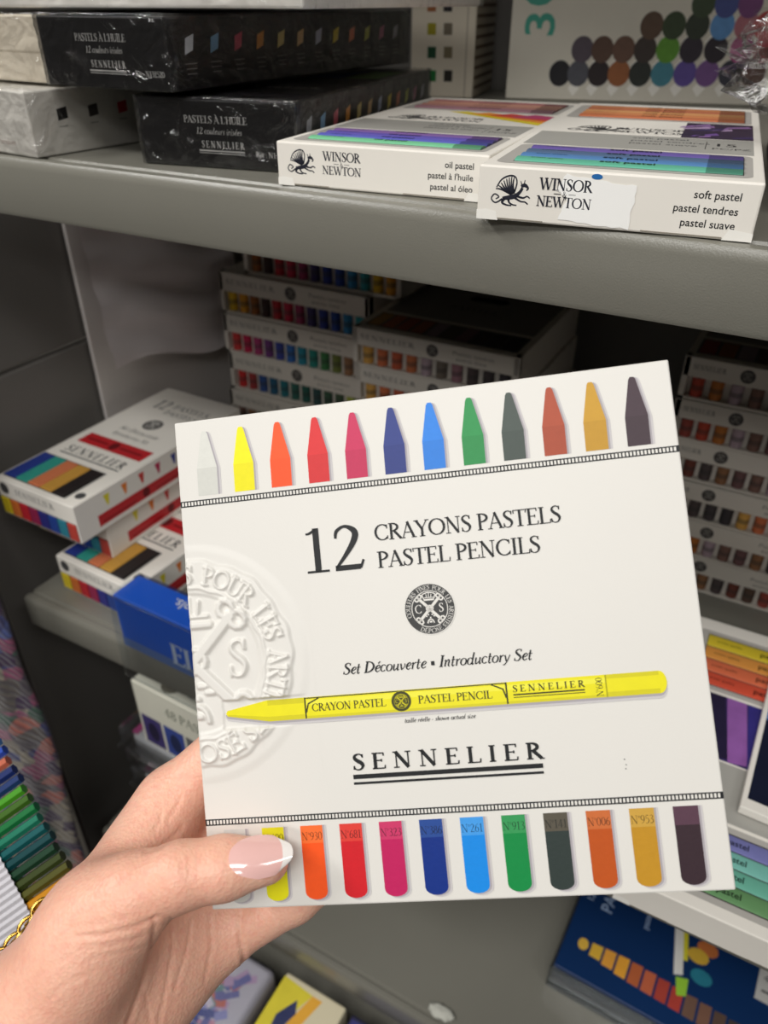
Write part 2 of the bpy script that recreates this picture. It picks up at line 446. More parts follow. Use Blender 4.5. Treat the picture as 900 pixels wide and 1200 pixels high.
# ------------------------------------------------------------------ grey metal shelving
STEEL = mat((124, 122, 113), 0.30, 0.5, 0.03, 30, 0.25, 0.0, 1500)
STEELD = mat((114, 111, 107), 0.45, 0.4, 0.04, 20, 0.15, 0.0, 1200)
Y0, YB, XL, XR = 0.28, 0.74, -0.492, 0.50
unit = empty('shelving_unit', (-.0, .5, 0))
tag(unit, 'grey metal shop shelving unit holding all the pastel boxes', 'shelving')
def shelf(z, y0=Y0, x0=XL, lip=.030, m=STEEL):
    """folded steel shelf: flat deck, rolled front edge with a bead, front lip turned under"""
    prof = [(YB, z), (y0 + .011, z), (y0 + .0100, z - .0016), (y0 + .0078, z - .0016), (y0 + .0066, z - .0002),
            (y0 + .004, z), (y0 + .0018, z - .0004), (y0 + .0004, z - .0022), (y0, z - .005),
            (y0, z - lip + .003), (y0 + .0009, z - lip + .0008), (y0 + .003, z - lip), (y0 + .016, z - lip),
            (y0 + .016, z - lip + .002), (y0 + .004, z - lip + .004), (y0 + .004, z - .006), (YB, z - .006)]
    n = len(prof)
    b = MB()
    vs = [(x0, y, q) for y, q in prof] + [(XR, y, q) for y, q in prof]
    b.raw(vs, [(i, (i + 1) % n, n + (i + 1) % n, n + i) for i in range(n)] + [tuple(range(n - 1, -1, -1)), tuple(range(n, 2 * n))], m)
    o = b.build('shelf', smooth=True, angle=35)
    o.parent = unit; o.matrix_parent_inverse = unit.matrix_basis.inverted()
    return o
ZU, ZM, ZL, ZD = 1.283, 0.944, 0.628, 0.520
for z in (1.66, ZU, ZM, ZL):
    shelf(z)
shelf(ZD, 0.06, -.36)
def upart(b, name):
    o = b.build(name); o.parent = unit; o.matrix_parent_inverse = unit.matrix_basis.inverted(); return o
b = MB()
b.box(XL - .050, XL - .040, Y0 + .004, YB, 0.0, 1.105, STEELD, .002)
b.box(XL - .050, XL - .040, Y0 + .004, YB, 1.108, 1.9, STEELD, .002)
upart(b, 'side_panel')
b = MB(); b.box(XR + .002, XR + .012, Y0 + .004, YB, 0.0, 1.9, STEELD, .002); upart(b, 'side_panel')
b = MB(); b.box(XL, XR, YB + .001, YB + .010, 0, 1.9, STEELD); upart(b, 'back_panel')
b = MB(); b.box(-.358, XR, .06, YB, 0.0, .485, STEELD, .002); upart(b, 'plinth')

# ================================================================== the box held in the hand
BR = np.array([[0.984789, 0.097447, 0.143856], [-0.106929, 0.992473, 0.059702], [-0.136956, -0.074176, 0.987796]])
BT = np.array([-0.0659913, -0.0278559, 0.2412357])
BW, BH, BD = 150.0, 148.3, 19.0          # millimetres
box = bpy.data.objects.new('pastel_pencil_box', None); C.objects.link(box); box.empty_display_size = .02
CM = np.stack([CR, CD, CF], 1)
Rw = CM @ BR; Tw = CAM + CM @ BT
mw = Matrix.Identity(4)
for i in range(3):
    for j in range(3): mw[i][j] = Rw[i, j]
    mw[i][3] = Tw[i]
box.matrix_world = mw
tag(box, 'flat white box of twelve pastel pencils with colourful pencil tips, held by the hand', 'pastel box')

CARD = mat((226, 223, 217), 0.42, 0.45, 0.01, 30, 0.06, 0, 1800)
mb = MB()
mb.box(0, BW / 1000, 0, BH / 1000, 0, BD / 1000, CARD, .0005, 2)
F = Face(mb, (0, 0, 0), (.001, 0, 0), (0, -.001, 0))
def V(y): return -y
# two perforated rules
def rule(y0, y1):
    F.rect(.15, V(y1), BW - .15, V(y0), INK)
    n = 146; wht = CARD
    for i in range(n):
        u = .6 + i * (BW - 1.2) / n
        F.poly([(u, V(y1 - .38)), (u + .62, V(y1 - .38)), (u + .62, V(y0 + .38)), (u, V(y0 + .38))], wht, i == 0)
F.e += 2e-6
rule(25.0, 26.9); rule(121.8, 123.7)
TOPC = [(210, 210, 203), (238, 228, 0), (246, 84, 30), (212, 45, 48), (196, 45, 88), (46, 60, 130), (44, 128, 222), (42, 142, 76), (72, 82, 77), (170, 76, 50), (196, 148, 44), (66, 50, 58)]
BOTC = [(196, 196, 190), (228, 222, 0), (248, 86, 18), (210, 24, 36), (194, 24, 92), (0, 44, 132), (8, 138, 230), (0, 138, 66), (46, 57, 54), (190, 82, 20), (194, 142, 32), (54, 36, 44)]
BANDC = [(212, 212, 208), (226, 220, 30), (246, 112, 48), (224, 62, 52), (206, 54, 104), (36, 74, 150), (66, 156, 232), (52, 152, 86), (88, 82, 70), (204, 108, 54), (204, 160, 66), (88, 58, 74)]
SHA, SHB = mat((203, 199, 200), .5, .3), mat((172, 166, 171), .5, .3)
def pm(c): return mat(c, 0.5, 0.35, 0.06, 500, 0.08)
for i in range(12):
    u = 9.5 + 11.79 * i
    def tip(dx, dy, g):
        return [(u + dx - 3.3 - g, V(23.8)), (u + dx - 3.15 - g, V(15.2 + dy)), (u + dx - 1.0 - g, V(4.5 + dy)), (u + dx - .55 - g * .6, V(3.75 + dy - g)),
                (u + dx + .55 + g * .6, V(3.75 + dy - g)), (u + dx + 1.0 + g, V(4.5 + dy)), (u + dx + 3.3 + g, V(15.2 + dy)), (u + dx + 3.15 + g, V(23.8))]
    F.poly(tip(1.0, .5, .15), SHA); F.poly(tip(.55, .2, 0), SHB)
    c = TOPC[i]
    F.poly(tip(0, 0, 0), pm(c))
    cl = tuple(min(255, int(v * 1.035 + 3)) for v in c)
    F.poly([(u - 3.15, V(15.2)), (u - 1.0, V(4.5)), (u - .55, V(3.75)), (u + .55, V(3.75)), (u + 1.0, V(4.5)), (u + 3.3, V(15.2))], pm(cl))
NUM = ['N°527', 'N°600', 'N°930', 'N°681', 'N°323', 'N°386', 'N°261', 'N°913', 'N°141', 'N°006', 'N°953', '']
for i in range(12):
    u = 9.0 + 11.85 * i
    def body(dx, dy, g):
        p = [(u + dx - 3.35 - g, V(125.1)), (u + dx - 3.35 - g, V(144.2 + dy))]
        for t in range(1, 8):
            a = math.pi - math.pi * t / 8
            p.append((u + dx + (3.35 + g) * math.cos(a) * 1.0, V(144.2 + dy + (2.2 + g) * math.sin(a))))
        return p + [(u + dx + 3.35 + g, V(144.2 + dy)), (u + dx + 3.35 + g, V(125.1))]
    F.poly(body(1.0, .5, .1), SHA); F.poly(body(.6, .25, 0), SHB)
    F.poly(body(0, 0, 0), pm(BOTC[i]))
    F.rect(u - 3.35, V(130.2), u + 3.35, V(125.1), pm(BANDC[i]))
    if NUM[i]:
        dark = tuple(int(v * .35 + 12) for v in BOTC[i])
        put_serif(F, NUM[i], u, V(129.3), 2.3, pm(dark), width=6.2, align='c', bold=.8)
# lettering
put_serif(F, '12', 37.6, V(51.0), 13.4, INK, width=18.8)
put_serif(F, 'CRAYONS PASTELS', 60.0, V(43.3), 4.85, INK, width=55.0, bold=1.15)
put_serif(F, 'PASTEL PENCILS', 60.2, V(51.4), 4.85, INK, width=48.0, bold=1.15)
put_seal(F, 74.3, V(64.8), 7.55, mat((62, 62, 62), .5, .3, .25, 900), WHITE)
put_serif(F, 'Set Découverte • Introductory Set', 46.5, V(81.9), 3.3, INK, width=55.6, slant=.22, bold=1.3)
put_serif(F, 'taille réelle - shown actual size', 63.5, V(97.2), 1.25, INK, width=20.8, slant=.22, bold=1.4)
put_serif(F, 'SENNELIER', 47.0, V(109.9), 4.6, INK, width=55.2, track=.34, bold=1.5)
F.rect(46.8, V(112.5), 102.0, V(111.2), INK)
F.rect(46.8, V(114.1), 102.0, V(113.4), INK)
for uu, vv in ((124.6, 111.5), (124.9, 113.0), (124.7, 114.1)):
    F.ell(uu, V(vv), .22, .15, INKSOFT, 8)
# the yellow pencil printed across the front
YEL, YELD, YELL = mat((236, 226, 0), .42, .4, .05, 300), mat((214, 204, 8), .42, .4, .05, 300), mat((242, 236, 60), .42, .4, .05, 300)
def pencil(dy, g):
    p = [(9.4 - g, V(90.8 + dy)), (9.9, V(90.0 + dy - g)), (22.4, V(87.7 + dy - g)), (136.6, V(87.7 + dy - g))]
    for t in range(1, 8):
        a = math.pi / 2 - math.pi * t / 8
        p.append((136.6 + 2.0 * math.cos(a), V(90.85 + dy - (3.15 + g) * math.sin(a))))
    return p + [(136.6, V(94.0 + dy + g)), (22.8, V(94.0 + dy + g)), (9.9, V(91.7 + dy + g))]
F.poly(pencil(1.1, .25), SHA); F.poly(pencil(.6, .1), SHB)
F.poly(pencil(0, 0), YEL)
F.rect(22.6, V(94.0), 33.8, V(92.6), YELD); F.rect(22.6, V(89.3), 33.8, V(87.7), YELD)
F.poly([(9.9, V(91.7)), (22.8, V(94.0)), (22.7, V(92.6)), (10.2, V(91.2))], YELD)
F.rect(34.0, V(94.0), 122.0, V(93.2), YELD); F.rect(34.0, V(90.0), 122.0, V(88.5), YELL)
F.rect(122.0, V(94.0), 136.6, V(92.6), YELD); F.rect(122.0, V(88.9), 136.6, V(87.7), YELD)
OLV = mat((66, 66, 30), .5, .3); OLV2 = mat((170, 164, 20), .5, .3)
for uu in (34.2, 94.0):
    F.rect(uu - .25, V(93.9), uu + .25, V(87.75), OLV)
F.rect(34.2, V(88.15), 94.0, V(87.8), OLV)
F.ribbon([(34.4, V(92.2), .5), (35.2, V(89.6), .5), (38.5, V(88.1), .4)], OLV)
F.ribbon([(93.8, V(92.2), .5), (93.0, V(89.6), .5), (89.7, V(88.1), .4)], OLV)
F.rect(121.8, V(94.0), 122.2, V(87.7), OLV2)
put_serif(F, 'CRAYON PASTEL', 36.2, V(92.0), 2.3, OLV, width=22.4, bold=1.3)
put_serif(F, 'PASTEL PENCIL', 68.2, V(92.0), 2.3, OLV, width=21.6, bold=1.3)
put_seal(F, 63.2, V(90.9), 3.0, OLV, mat((206, 198, 30), .5, .3), False)
put_serif(F, 'SENNELIER', 95.8, V(90.7), 1.9, OLV, width=20.2, track=.3, bold=1.5)
F.rect(95.8, V(91.7), 116.0, V(91.25), OLV); F.rect(95.8, V(92.35), 116.0, V(92.1), OLV)
for k in serif('N°600', 1.9, 5.2)[0]:
    F.ribbon([(121.0 - b_, V(93.6) + a, w) for a, b_, w in k], OLV)
mb.build('carton', box)

# blind-embossed crest: the card itself pressed up in relief
def seg_dist(P, strokes_):
    out = np.full(len(P), 9.0)
    for k in strokes_:
        k = np.array(k, float)
        lo = k[:, :2].min(0) - .2; hi = k[:, :2].max(0) + .2
        idx = np.where((P > lo).all(1) & (P < hi).all(1))[0]
        if not len(idx): continue
        Q = P[idx]; d = np.full(len(Q), 9.0)
        for a, c in zip(k[:-1], k[1:]):
            e = c[:2] - a[:2]; l2 = max(e @ e, 1e-9)
            t = np.clip(((Q - a[:2]) @ e) / l2, 0, 1)
            d = np.minimum(d, np.linalg.norm(Q - a[:2] - t[:, None] * e, axis=1) - (a[2] + (c[2] - a[2]) * t) / 2)
        out[idx] = np.minimum(out[idx], d)
    return out
RE = 32.0; CX_, CY_ = .4, 75.0
us = np.arange(.3, 38.0, .27); vs_ = np.arange(37.5, 112.5, .27)
UU, VV = np.meshgrid(us, vs_)
P = np.stack([(UU.ravel() - CX_) / RE, -(VV.ravel() - CY_) / RE], 1)
emb = [[(a, b_, w * .85) for a, b_, w in k] for k in seal_strokes() if not (len(k) == 49)]
rr = np.hypot(P[:, 0], P[:, 1])
sm = lambda d, w: np.clip(.5 - d / w, 0, 1) ** 2 * (3 - 2 * np.clip(.5 - d / w, 0, 1))
th = np.arctan2(P[:, 1], P[:, 0])
wob = .012 * np.sin(th * 9) + .008 * np.sin(th * 23 + 1)
h = .46 * sm(seg_dist(P, emb) - .004, .040)
h += .26 * sm(np.abs(rr - .72 - wob * .6) - .012, .04)              # inner rim
h += .30 * sm(rr - .985 - wob, .045)                                 # raised medal
h -= .22 * sm(rr - .66, .04)                                         # sunk field
h += .14 * sm(rr - 1.11, .10)                          # faint outer ring
pen = sm(86.9 - VV.ravel(), 1.0) * sm(VV.ravel() - 95.4, 1.0) * sm(8.6 - UU.ravel(), 1.2)
h *= (1 - pen)
edge = np.minimum.reduce([(UU.ravel() - .3) / 1.2 + .4, (38.0 - UU.ravel()) / 2, (VV.ravel() - 37.5) / 2, (112.5 - VV.ravel()) / 2])
h *= np.clip(edge, 0, 1)
nr, nc = UU.shape
me = MB()
vv = np.stack([UU.ravel() / 1000, VV.ravel() / 1000, -(h * 2.1 + .02) / 1000], 1)
ii = np.arange(nr * nc).reshape(nr, nc)
fs = np.stack([ii[:-1, :-1].ravel(), ii[1:, :-1].ravel(), ii[1:, 1:].ravel(), ii[:-1, 1:].ravel()], 1)
me.raw(vv.tolist(), fs.tolist(), CARD)
tag(me.build('embossed_crest', box, smooth=True), 'raised white crest pressed into the card')

# ================================================================== the hand
def surface_nets(Fd, org, hs):
    ins = Fd < 0
    nx, ny, nz = Fd.shape
    acc = np.zeros((nx - 1, ny - 1, nz - 1, 3)); cnt = np.zeros((nx - 1, ny - 1, nz - 1))
    cs = [(a, b_, c) for a in (0, 1) for b_ in (0, 1) for c in (0, 1)]
    sl = lambda q: tuple(slice(q[i], Fd.shape[i] - 1 + q[i]) for i in range(3))
    for a in cs:
        for ax in range(3):
            if a[ax]: continue
            b_ = list(a); b_[ax] = 1; b_ = tuple(b_)
            fa, fb = Fd[sl(a)], Fd[sl(b_)]
            x = (fa < 0) != (fb < 0)
            t = np.where(x, fa / np.where(x, fa - fb, 1), 0)
            for k in range(3):
                acc[..., k] += np.where(x, a[k] + (t if k == ax else 0), 0)
            cnt += x
    act = cnt > 0
    idx = -np.ones(act.shape, int); idx[act] = np.arange(act.sum())
    cell = np.argwhere(act)
    vert = (cell + acc[act] / cnt[act][:, None]) * hs + org
    faces = []
    for ax in range(3):
        o1, o2 = [(1, 2), (2, 0), (0, 1)][ax]
        s0 = [slice(None)] * 3; s1 = [slice(None)] * 3
        s0[ax] = slice(0, -1); s1[ax] = slice(1, None)
        x = ins[tuple(s0)] != ins[tuple(s1)]
        e = np.argwhere(x)
        e = e[(e[:, o1] > 0) & (e[:, o2] > 0) & (e[:, o1] < Fd.shape[o1] - 1) & (e[:, o2] < Fd.shape[o2] - 1)]
        flip = ins[tuple(s0)][tuple(e.T)]
        q = []
        for d1, d2 in ((-1, -1), (0, -1), (0, 0), (-1, 0)):
            c = e.copy(); c[:, o1] += d1; c[:, o2] += d2
            q.append(idx[tuple(c.T)])
        q = np.stack(q, 1)
        q[~flip] = q[~flip][:, ::-1]
        faces.append(q)
    return vert, np.concatenate(faces)

def J(px, py, d):                        # joint: bearing and distance from the eye, in the eye's axes
    return np.array([(px - 450) / FPX * d, (py - 600) / FPX * d, d])
HS = .0010
LO = np.array([-.150, .015, .165]); HI = np.array([.010, .200, .292])
gx = [np.arange(LO[i], HI[i], HS) for i in range(3)]
GX, GY, GZ = np.meshgrid(*gx, indexing='ij')
GP = np.stack([GX, GY, GZ], -1).astype(np.float32)
def cone(pts, rs):
    """tapered limb through joints"""
    out = None
    for (a, b_), (ra, rb) in zip(zip(pts[:-1], pts[1:]), zip(rs[:-1], rs[1:])):
        e = b_ - a
        t = np.clip(((GP - a.astype(np.float32)) @ e.astype(np.float32)) / (e @ e), 0, 1)
        d = np.sqrt(((GP - a.astype(np.float32) - t[..., None] * e.astype(np.float32)) ** 2).sum(-1)) - (ra + (rb - ra) * t)
        out = d if out is None else smin(out, d, .003)
    return out
def smin(a, b_, k):
    hh = np.clip(.5 + .5 * (b_ - a) / k, 0, 1)
    return b_ * (1 - hh) + a * hh - k * hh * (1 - hh)

wrist = J(-5, 1245, .228)
palm = cone([J(-190, 1460, .212), wrist], [.027, .0238])
palm = smin(palm, cone([J(26, 1220, .230), J(122, 1087, .244), J(202, 940, .262)], [.0195, .0162, .0115]), .012)
palm = smin(palm, cone([J(40, 1230, .232), J(160, 1110, .250), J(252, 1000, .2685)], [.021, .0165, .0110]), .010)
palm = smin(palm, cone([J(60, 1250, .234), J(180, 1130, .252), J(268, 1048, .2680)], [.020, .0155, .0105]), .010)
palm = smin(palm, cone([J(70, 1275, .236), J(165, 1178, .250), J(255, 1098, .2610)], [.0195, .0150, .0100]), .010)
palm = smin(palm, cone([J(44, 1198, .224), J(97, 1116, .2235), J(126, 1078, .2235)], [.0188, .0168, .0138]), .012)      # ball of the thumb
palm = smin(palm, cone([J(112, 1060, .232), J(182, 972, .254)], [.010, .0085]), .010)                                    # web
thumb = cone([J(118, 1078, .2235), J(160, 1047, .2205), J(212, 1026, .2190), J(262, 1017, .2202), J(312, 1009, .2212)], [.0135, .0112, .0091, .0086, .0066])
body_ = smin(palm, thumb, .009)
FING = {
 'index': ([J(202, 940, .262), J(302, 842, .2640), J(360, 776, .2600), J(398, 730, .2570)], [.0108, .0088, .0080, .0066]),
 'middle': ([J(252, 1000, .2685), J(370, 905, .2660), J(438, 840, .2600), J(482, 790, .2560)], [.0105, .0090, .0082, .0066]),
 'ring': ([J(268, 1048, .2680), J(380, 975, .2630), J(445, 925, .2560), J(490, 888, .2525)], [.0100, .0086, .0078, .0064]),
 'little': ([J(258, 1098, .2610), J(345, 1052, .2590), J(392, 1020, .2550), J(432, 990, .2510)], [.0098, .0079, .0070, .0058]),
}
allf = body_
for nme, (pp, rr_) in FING.items():
    allf = np.minimum(allf, smin(body_, cone(pp, rr_), .005))
# where the box is gripped the flesh flattens against it (front face for the thumb, back for the fingers)
bn = BR[:, 2]; bd = float(BT @ bn)
dist_face = GP @ bn.astype(np.float32) - bd                     # <0 in front of the box
lu = GP @ BR[:, 0].astype(np.float32) - float(BT @ BR[:, 0]); lv = GP @ BR[:, 1].astype(np.float32) - float(BT @ BR[:, 1])
slab = np.maximum.reduce([-dist_face - .0003, dist_face - BD / 1000 - .0003, -lu - .0004, lv - BH / 1000 - .0004])
allf = np.maximum(allf, -slab)
vert, faces = surface_nets(allf.astype(np.float64), LO + 0.0, HS)
# relax the voxel steps, then press in the creases
eg = np.concatenate([faces[:, [0, 1]], faces[:, [1, 2]], faces[:, [2, 3]], faces[:, [3, 0]]])
def relax(v, n, lam):
    for _ in range(n):
        s_ = np.zeros_like(v); c_ = np.zeros(len(v))
        for a, b_ in ((0, 1), (1, 0)):
            np.add.at(s_, eg[:, a], v[eg[:, b_]]); np.add.at(c_, eg[:, a], 1)
        v = v + lam * (s_ / c_[:, None] - v)
    return v
vert = relax(vert, 5, .5)
def vnorm(v):
    n = np.cross(v[faces[:, 2]] - v[faces[:, 0]], v[faces[:, 3]] - v[faces[:, 1]])
    o = np.zeros_like(v)
    for k in range(4): np.add.at(o, faces[:, k], n)
    return o / np.maximum(np.linalg.norm(o, axis=1), 1e-12)[:, None]
nv = vnorm(vert)
px = vert[:, 0] / vert[:, 2] * FPX + 450; py = vert[:, 1] / vert[:, 2] * FPX + 600
facing = (nv * vert).sum(1) < 0
CREASE = [  # (points, half-width px, depth mm): thumb joint, ball of thumb, palm lines, finger root
 ([(208, 1000), (213, 1012), (211, 1030)], 1.6, .30), ([(217, 997), (223, 1012), (220, 1034)], 1.6, .34), ([(227, 998), (233, 1010), (230, 1030)], 1.5, .28),
 ([(199, 1004), (203, 1018), (200, 1030)], 1.6, .20), ([(238, 1000), (242, 1008), (240, 1022)], 1.4, .16),
 ([(84, 1098), (120, 1096), (155, 1088), (182, 1076)], 2.4, .55), ([(78, 1090), (110, 1084), (150, 1075)], 2.0, .30), ([(92, 1112), (130, 1108), (168, 1098)], 2.0, .28),
 ([(105, 1124), (140, 1118), (170, 1110)], 2.0, .20),
 ([(283, 1066), (281, 1090), (284, 1112), (286, 1134)], 2.2, .9),
 ([(182, 1076), (178, 1110), (168, 1150), (150, 1200)], 2.6, .60), ([(200, 1076), (203, 1110), (196, 1150), (186, 1200)], 2.0, .35),
 ([(224, 1080), (220, 1110), (205, 1160)], 2.0, .35), ([(246, 1072), (248, 1110), (240, 1150)], 2.0, .28), ([(160, 1140), (172, 1170), (176, 1200)], 2, .25),
 ([(170, 998), (188, 992), (200, 984), (215, 968)], 2.2, .55), ([(180, 975), (188, 962), (190, 950)], 2.0, .35), ([(196, 962), (205, 950), (212, 935)], 2.0, .3),
 ([(40, 1150), (60, 1130), (84, 1120)], 2.2, .22), ([(55, 1175), (80, 1150), (110, 1140)], 2.2, .2),
]
disp = np.zeros(len(vert))
for pts, hw, dep in CREASE:
    d = np.full(len(vert), 99.0)
    for a, c in zip(pts[:-1], pts[1:]):
        a = np.array(a, float); e = np.array(c, float) - a
        t = np.clip(((px - a[0]) * e[0] + (py - a[1]) * e[1]) / (e @ e), 0, 1)
        d = np.minimum(d, np.hypot(px - a[0] - t * e[0], py - a[1] - t * e[1]))
    disp -= np.where(facing, dep / 1000 * (np.exp(-(d / hw) ** 2) - .22 * np.exp(-((d - 2.4 * hw) / hw) ** 2)), 0)
vert = vert + nv * disp[:, None]
wv = c2w(vert)
w0 = c2w(wrist[None])[0]

skin = bpy.data.materials.new('skin'); skin.use_nodes = True
nt = skin.node_tree; bs = nt.nodes['Principled BSDF']
tc = nt.nodes.new('ShaderNodeTexCoord')
n1 = nt.nodes.new('ShaderNodeTexNoise'); n1.inputs['Scale'].default_value = 38; n1.inputs['Detail'].default_value = 5
n2 = nt.nodes.new('ShaderNodeTexNoise'); n2.inputs['Scale'].default_value = 420; n2.inputs['Detail'].default_value = 3
mxa = nt.nodes.new('ShaderNodeMix'); mxa.data_type = 'RGBA'
mxa.inputs[6].default_value = rgb(236, 172, 146); mxa.inputs[7].default_value = rgb(248, 202, 178)
mxb = nt.nodes.new('ShaderNodeMix'); mxb.data_type = 'RGBA'; mxb.inputs[7].default_value = rgb(234, 158, 140)
mr = nt.nodes.new('ShaderNodeMapRange'); mr.inputs[1].default_value = .45; mr.inputs[2].default_value = .75; mr.inputs[4].default_value = .45
vo = nt.nodes.new('ShaderNodeTexVoronoi'); vo.inputs['Scale'].default_value = 900
bp = nt.nodes.new('ShaderNodeBump'); bp.inputs['Strength'].default_value = .35; bp.inputs['Distance'].default_value = .0004
L = nt.links.new
for n in (n1, n2, vo): L(tc.outputs['Object'], n.inputs['Vector'])
L(n1.outputs['Fac'], mxa.inputs[0]); L(n2.outputs['Fac'], mr.inputs[0]); L(mr.outputs[0], mxb.inputs[0]); L(mxa.outputs[2], mxb.inputs[6])
L(mxb.outputs[2], bs.inputs['Base Color']); L(vo.outputs['Distance'], bp.inputs['Height']); L(bp.outputs['Normal'], bs.inputs['Normal'])
bs.inputs['Roughness'].default_value = .42
bs.inputs['Specular IOR Level'].default_value = .4
bs.inputs['Subsurface Weight'].default_value = .25
bs.inputs['Subsurface Radius'].default_value = (.004, .0016, .0009)
bs.inputs['Subsurface Scale'].default_value = 1.0
mh = MB(); mh.raw((wv - w0).tolist(), faces.tolist(), skin)
hand = mh.build('hand', smooth=True, loc=tuple(w0))
tag(hand, 'left hand with glossy french-manicured thumbnail gripping the white pencil box', 'hand')

# thumbnail: a curved plate with a white free edge
ax0, ax1 = J(262, 1017, .2202), J(312, 1009, .2212)
ad = (ax1 - ax0) / np.linalg.norm(ax1 - ax0)
nn = np.array([-.05, -.58, -.81]); nn -= ad * (nn @ ad); nn /= np.linalg.norm(nn)
bb = np.cross(ad, nn)
NAILP = mat((238, 190, 184), .12, .6, .03, 200, 0, 0, None, 1.0)
NAILW = mat((246, 240, 236), .12, .6, .01, 200, 0, 0, None, 1.0)
def nail_pt(s, q, lift):
    """s 0..1 along the nail, q -1..1 across"""
    x = .0030 + s * .0176
    w = math.radians(38) * (.80 + .30 * min(s * 2.5, 1) - .26 * max(0, s - .80) / .2)
    inset = (1 - abs(q) ** 2.4)
    xx = x if s > .5 else x + (1 - inset) * .0030 * (1 - s * 2)
    if s > .6: xx -= (1 - inset) * .0034 * (s - .6) / .4
    rad = .0088 - .0022 * max(0, s - .15) ** 1.3 + lift
    c = ax0 + ad * xx
    drop = .0006 * s * s
    return c + (nn * math.cos(q * w) + bb * math.sin(q * w)) * rad - nn * drop
def plate(s0, s1, m, name, ns=14, nq=18, lift=.0004):
    P_ = []
    for lf in (lift, lift - .0009):
        for i in range(ns + 1):
            for k in range(nq + 1):
                P_.append(nail_pt(s0 + (s1 - s0) * i / ns - 0, -1 + 2 * k / nq, lf))
    P_ = c2w(np.array(P_)) - w0
    f = []
    N_ = (ns + 1) * (nq + 1)
    for i in range(ns):
        for k in range(nq):
            a = i * (nq + 1) + k
            f.append((a, a + 1, a + nq + 2, a + nq + 1)); f.append((N_ + a, N_ + a + nq + 1, N_ + a + nq + 2, N_ + a + 1))
    rim = [k for k in range(nq + 1)] + [i * (nq + 1) + nq for i in range(1, ns + 1)] + [ns * (nq + 1) + k for k in range(nq - 1, -1, -1)] + [i * (nq + 1) for i in range(ns - 1, 0, -1)]
    for a, b_ in zip(rim, rim[1:] + rim[:1]):
        f.append((a, N_ + a, N_ + b_, b_))
    q_ = MB(); q_.raw(P_.tolist(), f, m)
    return q_.build(name, hand, smooth=True, angle=60)
nl = plate(0, .84, NAILP, 'thumbnail')
tag(nl, 'glossy pale pink nail')
tag(plate(.84, 1.0, NAILW, 'nail_tip', 6), 'white french nail tip')
bpy.data.objects['nail_tip'].parent = nl
# ================================================================== goods on the shelves
def on_z(x, y, z):
    d = ray(x, y); return CAM + d * ((z - CAM[2]) / d[2])
def on_plane(x, y, P0, n):
    d = ray(x, y); return CAM + d * (np.dot(np.array(P0) - CAM, n) / np.dot(d, n))
FILM = film_mat('clear_film', (1, 1, 1, 1), .05, .10, .5, 55)
FILMH = film_mat('clear_crumpled_film', (.97, .97, .97, 1), .07, .09, .8, 70)
PLASTIC = film_mat('clear_plastic', (.93, .95, .96, 1), .06, .12, .05, 30)
CARTON = mat((242, 237, 228), .5, .4, .02, 40)
BLACK = mat((25, 24, 25), .38, .4, .1, 50)
def fsurf(mb_, side, W, D, H):
    """a printable face of a box whose front-left-bottom corner is the origin"""
    if side == 'front': return Face(mb_, (0, 0, 0), (1, 0, 0), (0, 0, 1), (0, -1, 0))
    if side == 'top': return Face(mb_, (0, 0, H), (1, 0, 0), (0, 1, 0), (0, 0, 1))
    if side == 'right': return Face(mb_, (W, 0, 0), (0, 1, 0), (0, 0, 1), (1, 0, 0))
def wrinkled(W, D, H, name, parent, m, amp=.0012, g=.0007, seed=0, step=.006):
    """shrink wrap: a skin a little larger than the box, drawn into folds"""
    b = bmesh.new(); bmesh.ops.create_cube(b, size=1)
    for v in b.verts:
        v.co = Vector((-g + (v.co.x + .5) * (W + 2 * g), -g + (v.co.y + .5) * (D + 2 * g), .0002 + (v.co.z + .5) * (H + g)))
    bmesh.ops.subdivide_edges(b, edges=list(b.edges), cuts=int(max(W, D) / step), use_grid_fill=True)
    for v in b.verts:
        n = Vector((0, 0, 0))
        if v.co.x < 0: n.x = -1
        if v.co.x > W: n.x = 1
        if v.co.y < 0: n.y = -1
        if v.co.y > D: n.y = 1
        if v.co.z > H: n.z = 1
        k = noise.noise(v.co * 90 + Vector((seed, 0, 0))); k2 = noise.noise(v.co * 260 + Vector((0, seed, 0)))
        v.co += n * amp * max(0, .35 * abs(k) + .3 * abs(k2))
    mb_ = MB(); mb_.bm(b, m)
    return mb_.build(name, parent, smooth=True)

